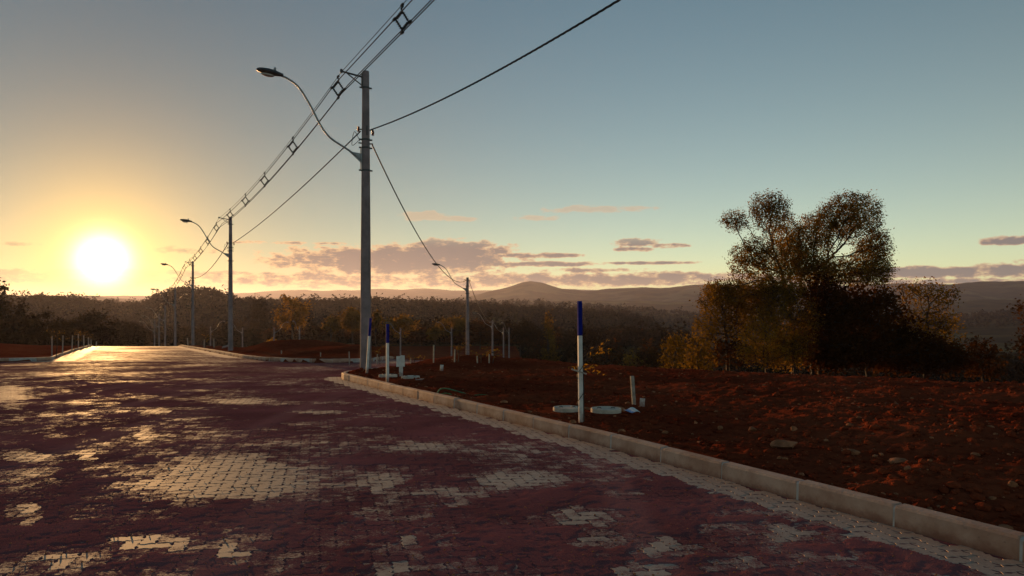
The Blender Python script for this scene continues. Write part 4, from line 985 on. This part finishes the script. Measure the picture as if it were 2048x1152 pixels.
# ------------------------------------------------------------------ middle-distance trees, each its own
def clump_tree(name, label, u, v_top, v_mid, w_, Y, mat, seed, nclump=16, nleaf=90, leaf=.30, trunk_h=.3, shape='round', group='trees along the valley'):
    r = np.random.default_rng(seed); base = stand(u, Y); k = Y/F
    top_z = HC-(v_top-VH)*k; H = max(3.0, top_z-base.z); rx = w_*k; root = empty(name, tuple(base))
    cen = []
    for i in range(nclump):
        for _ in range(40):
            p = r.uniform(-1, 1, 3)
            if shape == 'cone': okk = math.hypot(p[0], p[1]) < .95*(1-(p[2]+1)/2)+.12
            else: okk = np.linalg.norm(p) < 1.0 and np.linalg.norm(p) > .35
            if okk: break
        cen.append(p)
    cen = np.array(cen); z0 = H*trunk_h; hz = (H-z0)/2
    cen = cen*np.array([rx*.82, rx*.82, hz*.84])+np.array([0, 0, z0+hz])
    sg = np.array([rx, rx, hz*.8])*(.20 if nclump > 10 else .3)
    C = (cen[:, None]+r.normal(size=(nclump, nleaf, 3))*sg*r.uniform(.7, 1.2, (nclump, 1, 1))).reshape(-1, 3)
    C = C[C[:, 2] > .3]
    tint = np.clip(np.repeat(r.uniform(.1, .9, nclump), nleaf)[:len(C)]+r.normal(size=len(C))*.2, 0, 1)
    link('crown', quads_mesh('crown', leaf_quads(C, leaf, r), tint), mat, root)
    tb = MB(); tr = max(.10, H*.016)
    tb.tube([(0, 0, -1.0), (r.normal()*.1, 0, H*.4), (r.normal()*.25, 0, H*.72)], [tr*1.2, tr, tr*.4], 7)
    for c in cen[:min(10, nclump)]:
        zb = r.uniform(.3, .6)*H; tb.tube([(0, 0, zb), (c[0]*.5, c[1]*.5, zb*.45+c[2]*.55), tuple(c)], [tr*.5, tr*.3, tr*.12], 5)
    tb.build('trunk', M_BARK, root, True)
    return tag(root, label, 'tree', group)
MT = [('eucalyptus_tree','tall feathery eucalyptus at the far left edge',4,558,0,34,150,M_WOODS,'cone',.2),('eucalyptus_tree','slim eucalyptus second from the left edge',40,580,0,24,160,M_WOODS,'cone',.2),
      ('rounded_tree','rounded dark tree behind the leftmost thin stakes',95,622,0,48,150,M_WOODS,'round',.15),('rounded_tree','round-topped dark tree right of the thin stakes, below the sun',188,616,0,46,160,M_WOODS,'round',.15),
      ('rounded_tree','low spreading tree between two round ones, left valley',140,632,0,50,140,M_WOODS,'round',.15),('rounded_tree','dark tree at far left behind the left kerb',20,630,0,60,120,M_WOODS,'round',.12),
      ('rounded_tree','dark tree left of the road crest, under the sun glare',238,640,0,34,190,M_WOODS,'round',.15),('rounded_tree','tree in haze just left of the main road posts',275,638,0,30,215,M_WOODS,'round',.15),
      ('feathery_tree','tall open feathery tree left of the nearest post, above mound',585,588,0,36,185,M_LEAF,'round',.35),('rounded_tree','dark dome-shaped tree on the skyline left of centre',518,590,0,24,300,M_WOODS,'round',.15),
      ('golden_tree','golden sunlit tree immediately left of the nearest lamp post',706,613,0,28,190,M_LEAFG,'round',.35),('golden_tree','small golden tree just right of the nearest lamp post',752,620,0,13,190,M_LEAFG,'round',.4),
      ('spindly_tree','spindly dark tree left of the golden tree',662,628,0,20,180,M_LEAF,'round',.45),('olive_tree','olive tree right of the nearest post behind blue-topped stakes',800,628,0,34,185,M_LEAF,'round',.3),
      ('golden_tree','yellow-green tree just left of the middle lamp post',905,632,0,34,180,M_LEAFG,'round',.35),('golden_tree','small yellow-green tree left of the thin pale lamp post',870,650,0,16,175,M_LEAFG,'round',.4),
      ('rounded_tree','dark tree left of the two distant lamp posts',960,640,0,36,180,M_LEAFD,'round',.2),('rounded_tree','dark brown tree right of the distant posts',1040,634,0,40,178,M_WOODS,'round',.25),
      ('snag_tree','tall tree with crooked dark top between distant posts and tall stake',1098,618,0,22,170,M_LEAF,'cone',.35),('rounded_tree','dark tree behind the tall blue-topped stake',1165,640,0,40,165,M_WOODS,'round',.2),
      ('bushy_tree','low dark green bushy tree right of the tall stake',1215,672,0,40,150,M_LEAFD,'round',.1),('bushy_tree','low green bush with pale top left of the right clump',1275,680,0,34,145,M_LEAF,'round',.1),
      ('rounded_tree','dark tree behind the mound, left of the lone pale post',560,650,0,40,200,M_LEAFD,'round',.2),('rounded_tree','dark tree behind the mound, right of the lone pale post',640,650,0,42,200,M_LEAFD,'round',.2),
      ('rounded_tree','dark tree behind the second lamp post, valley floor',455,655,0,44,200,M_WOODS,'round',.2),('rounded_tree','dark tree directly behind the nearest lamp post',735,655,0,44,195,M_LEAFD,'round',.2),
      ('rounded_tree','dark tree behind the thin lamp post, valley floor',840,655,0,44,195,M_LEAFD,'round',.2),('rounded_tree','broad dark tree behind the middle lamp post',925,660,0,44,190,M_LEAFD,'round',.2),
      ('rounded_tree','broad dark tree behind the two rightmost distant posts',1010,660,0,46,185,M_LEAFD,'round',.2),('rounded_tree','broad dark tree left of the tall blue-topped stake',1095,662,0,46,175,M_LEAFD,'round',.2),
      ('rounded_tree','dark tree at the right end of the valley tree row',1300,690,0,36,140,M_LEAFD,'round',.1),('yellow_bush','bright yellow bush on the mound skyline',538,672,0,14,150,M_LEAFY,'round',.1)]
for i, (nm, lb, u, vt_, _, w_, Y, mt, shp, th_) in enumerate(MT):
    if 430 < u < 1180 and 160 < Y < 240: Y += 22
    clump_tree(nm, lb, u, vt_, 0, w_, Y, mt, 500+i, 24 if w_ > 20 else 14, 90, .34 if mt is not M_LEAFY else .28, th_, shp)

# ------------------------------------------------------------------ woods covering the hills (one mass)
def woods(name, label, n, ur, dr, hr, nq, leaf, seed, mat):
    r = np.random.default_rng(seed); u = r.uniform(*ur, n); D = dr[0]+(dr[1]-dr[0])*r.random(n)
    Yd = D; X = (u-CU)/F*Yd; Z = ground_z(X, Yd, False)
    h = r.uniform(*hr, n)*(1+.6*vn(X/60., Yd/60., 77))*np.where(r.random(n) < .12, 1.45, 1.0); w_ = h*r.uniform(.38, .68, n)
    d = r.normal(size=(n, nq, 3)); d /= np.linalg.norm(d, axis=2)[..., None]; d[..., 2] = np.abs(d[..., 2])*1.15-.15
    C = np.stack([X, Yd, Z+h*.35], -1)[:, None]+d*np.stack([w_, w_, h*.65], -1)[:, None]*r.uniform(.75, 1.08, (n, nq, 1))
    tint = np.clip(np.repeat(r.random(n)*.6+.9*vn(X/90., Yd/90., 78), nq)+.1+r.normal(size=n*nq)*.15+.1, 0, 1); C = C.reshape(-1, 3)
    return tag(link(name, quads_mesh(name, leaf_quads(C, leaf, r), tint), mat), label, 'woods', None, 'stuff')
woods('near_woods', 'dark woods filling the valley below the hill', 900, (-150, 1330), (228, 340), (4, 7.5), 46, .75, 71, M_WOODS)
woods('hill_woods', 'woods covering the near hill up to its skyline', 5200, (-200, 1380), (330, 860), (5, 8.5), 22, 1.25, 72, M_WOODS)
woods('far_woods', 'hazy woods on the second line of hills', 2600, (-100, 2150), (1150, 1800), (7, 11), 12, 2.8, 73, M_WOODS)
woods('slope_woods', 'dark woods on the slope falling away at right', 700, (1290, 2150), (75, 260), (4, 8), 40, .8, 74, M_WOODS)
# grass verge by the side street
def grass(n, poly_u, poly_y, seed):
    r = np.random.default_rng(seed); y = r.uniform(*poly_y, n); u = r.uniform(*poly_u, n); x = (u-CU)/F*y
    ok = ~on_road(x, y, .4); x, y = x[ok], y[ok]; z = ground_z(x, y); h = r.uniform(.12, .38, len(x)); w_ = .05
    a = r.uniform(0, 6.28, len(x)); dx_, dy_ = np.cos(a)*w_, np.sin(a)*w_; lx_, ly_ = r.normal(size=(2, len(x)))*.08
    V = np.stack([np.c_[x-dx_, y-dy_, z], np.c_[x+dx_, y+dy_, z], np.c_[x+lx_+dx_*.2, y+ly_+dy_*.2, z+h], np.c_[x+lx_-dx_*.2, y+ly_-dy_*.2, z+h]], 1).reshape(-1, 3)
    return V, r.random(len(x))
Vg, tg = grass(9000, (676, 815), (50, 100), 81)
tag(link('grass', quads_mesh('grass', Vg, tg), M_GRASS), 'yellow-green grass strip behind the nearest lamp post', 'grass', None, 'stuff')

# ------------------------------------------------------------------ evening haze
HZ = 15500.0; z0, z1 = -110.0, 168.0
hb = MB().box((0, 0, (z0+z1)/2), (2*HZ, 2*HZ, z1-z0)); hm = bpy.data.materials.new('evening haze'); hm.use_nodes = True; ht = NT(hm.node_tree); ht.n.clear()
ho = ht.new('ShaderNodeOutputMaterial'); pv = ht.new('ShaderNodeVolumePrincipled'); ht.l.new(pv.outputs[0], ho.inputs['Volume'])
pv.inputs['Color'].default_value = (.74, .74, .98, 1); pv.inputs['Density'].default_value = 0.60e-4; pv.inputs['Anisotropy'].default_value = .55
tag(hb.build('haze', hm), 'thin evening haze over the valley and hills', 'haze', None, 'stuff')
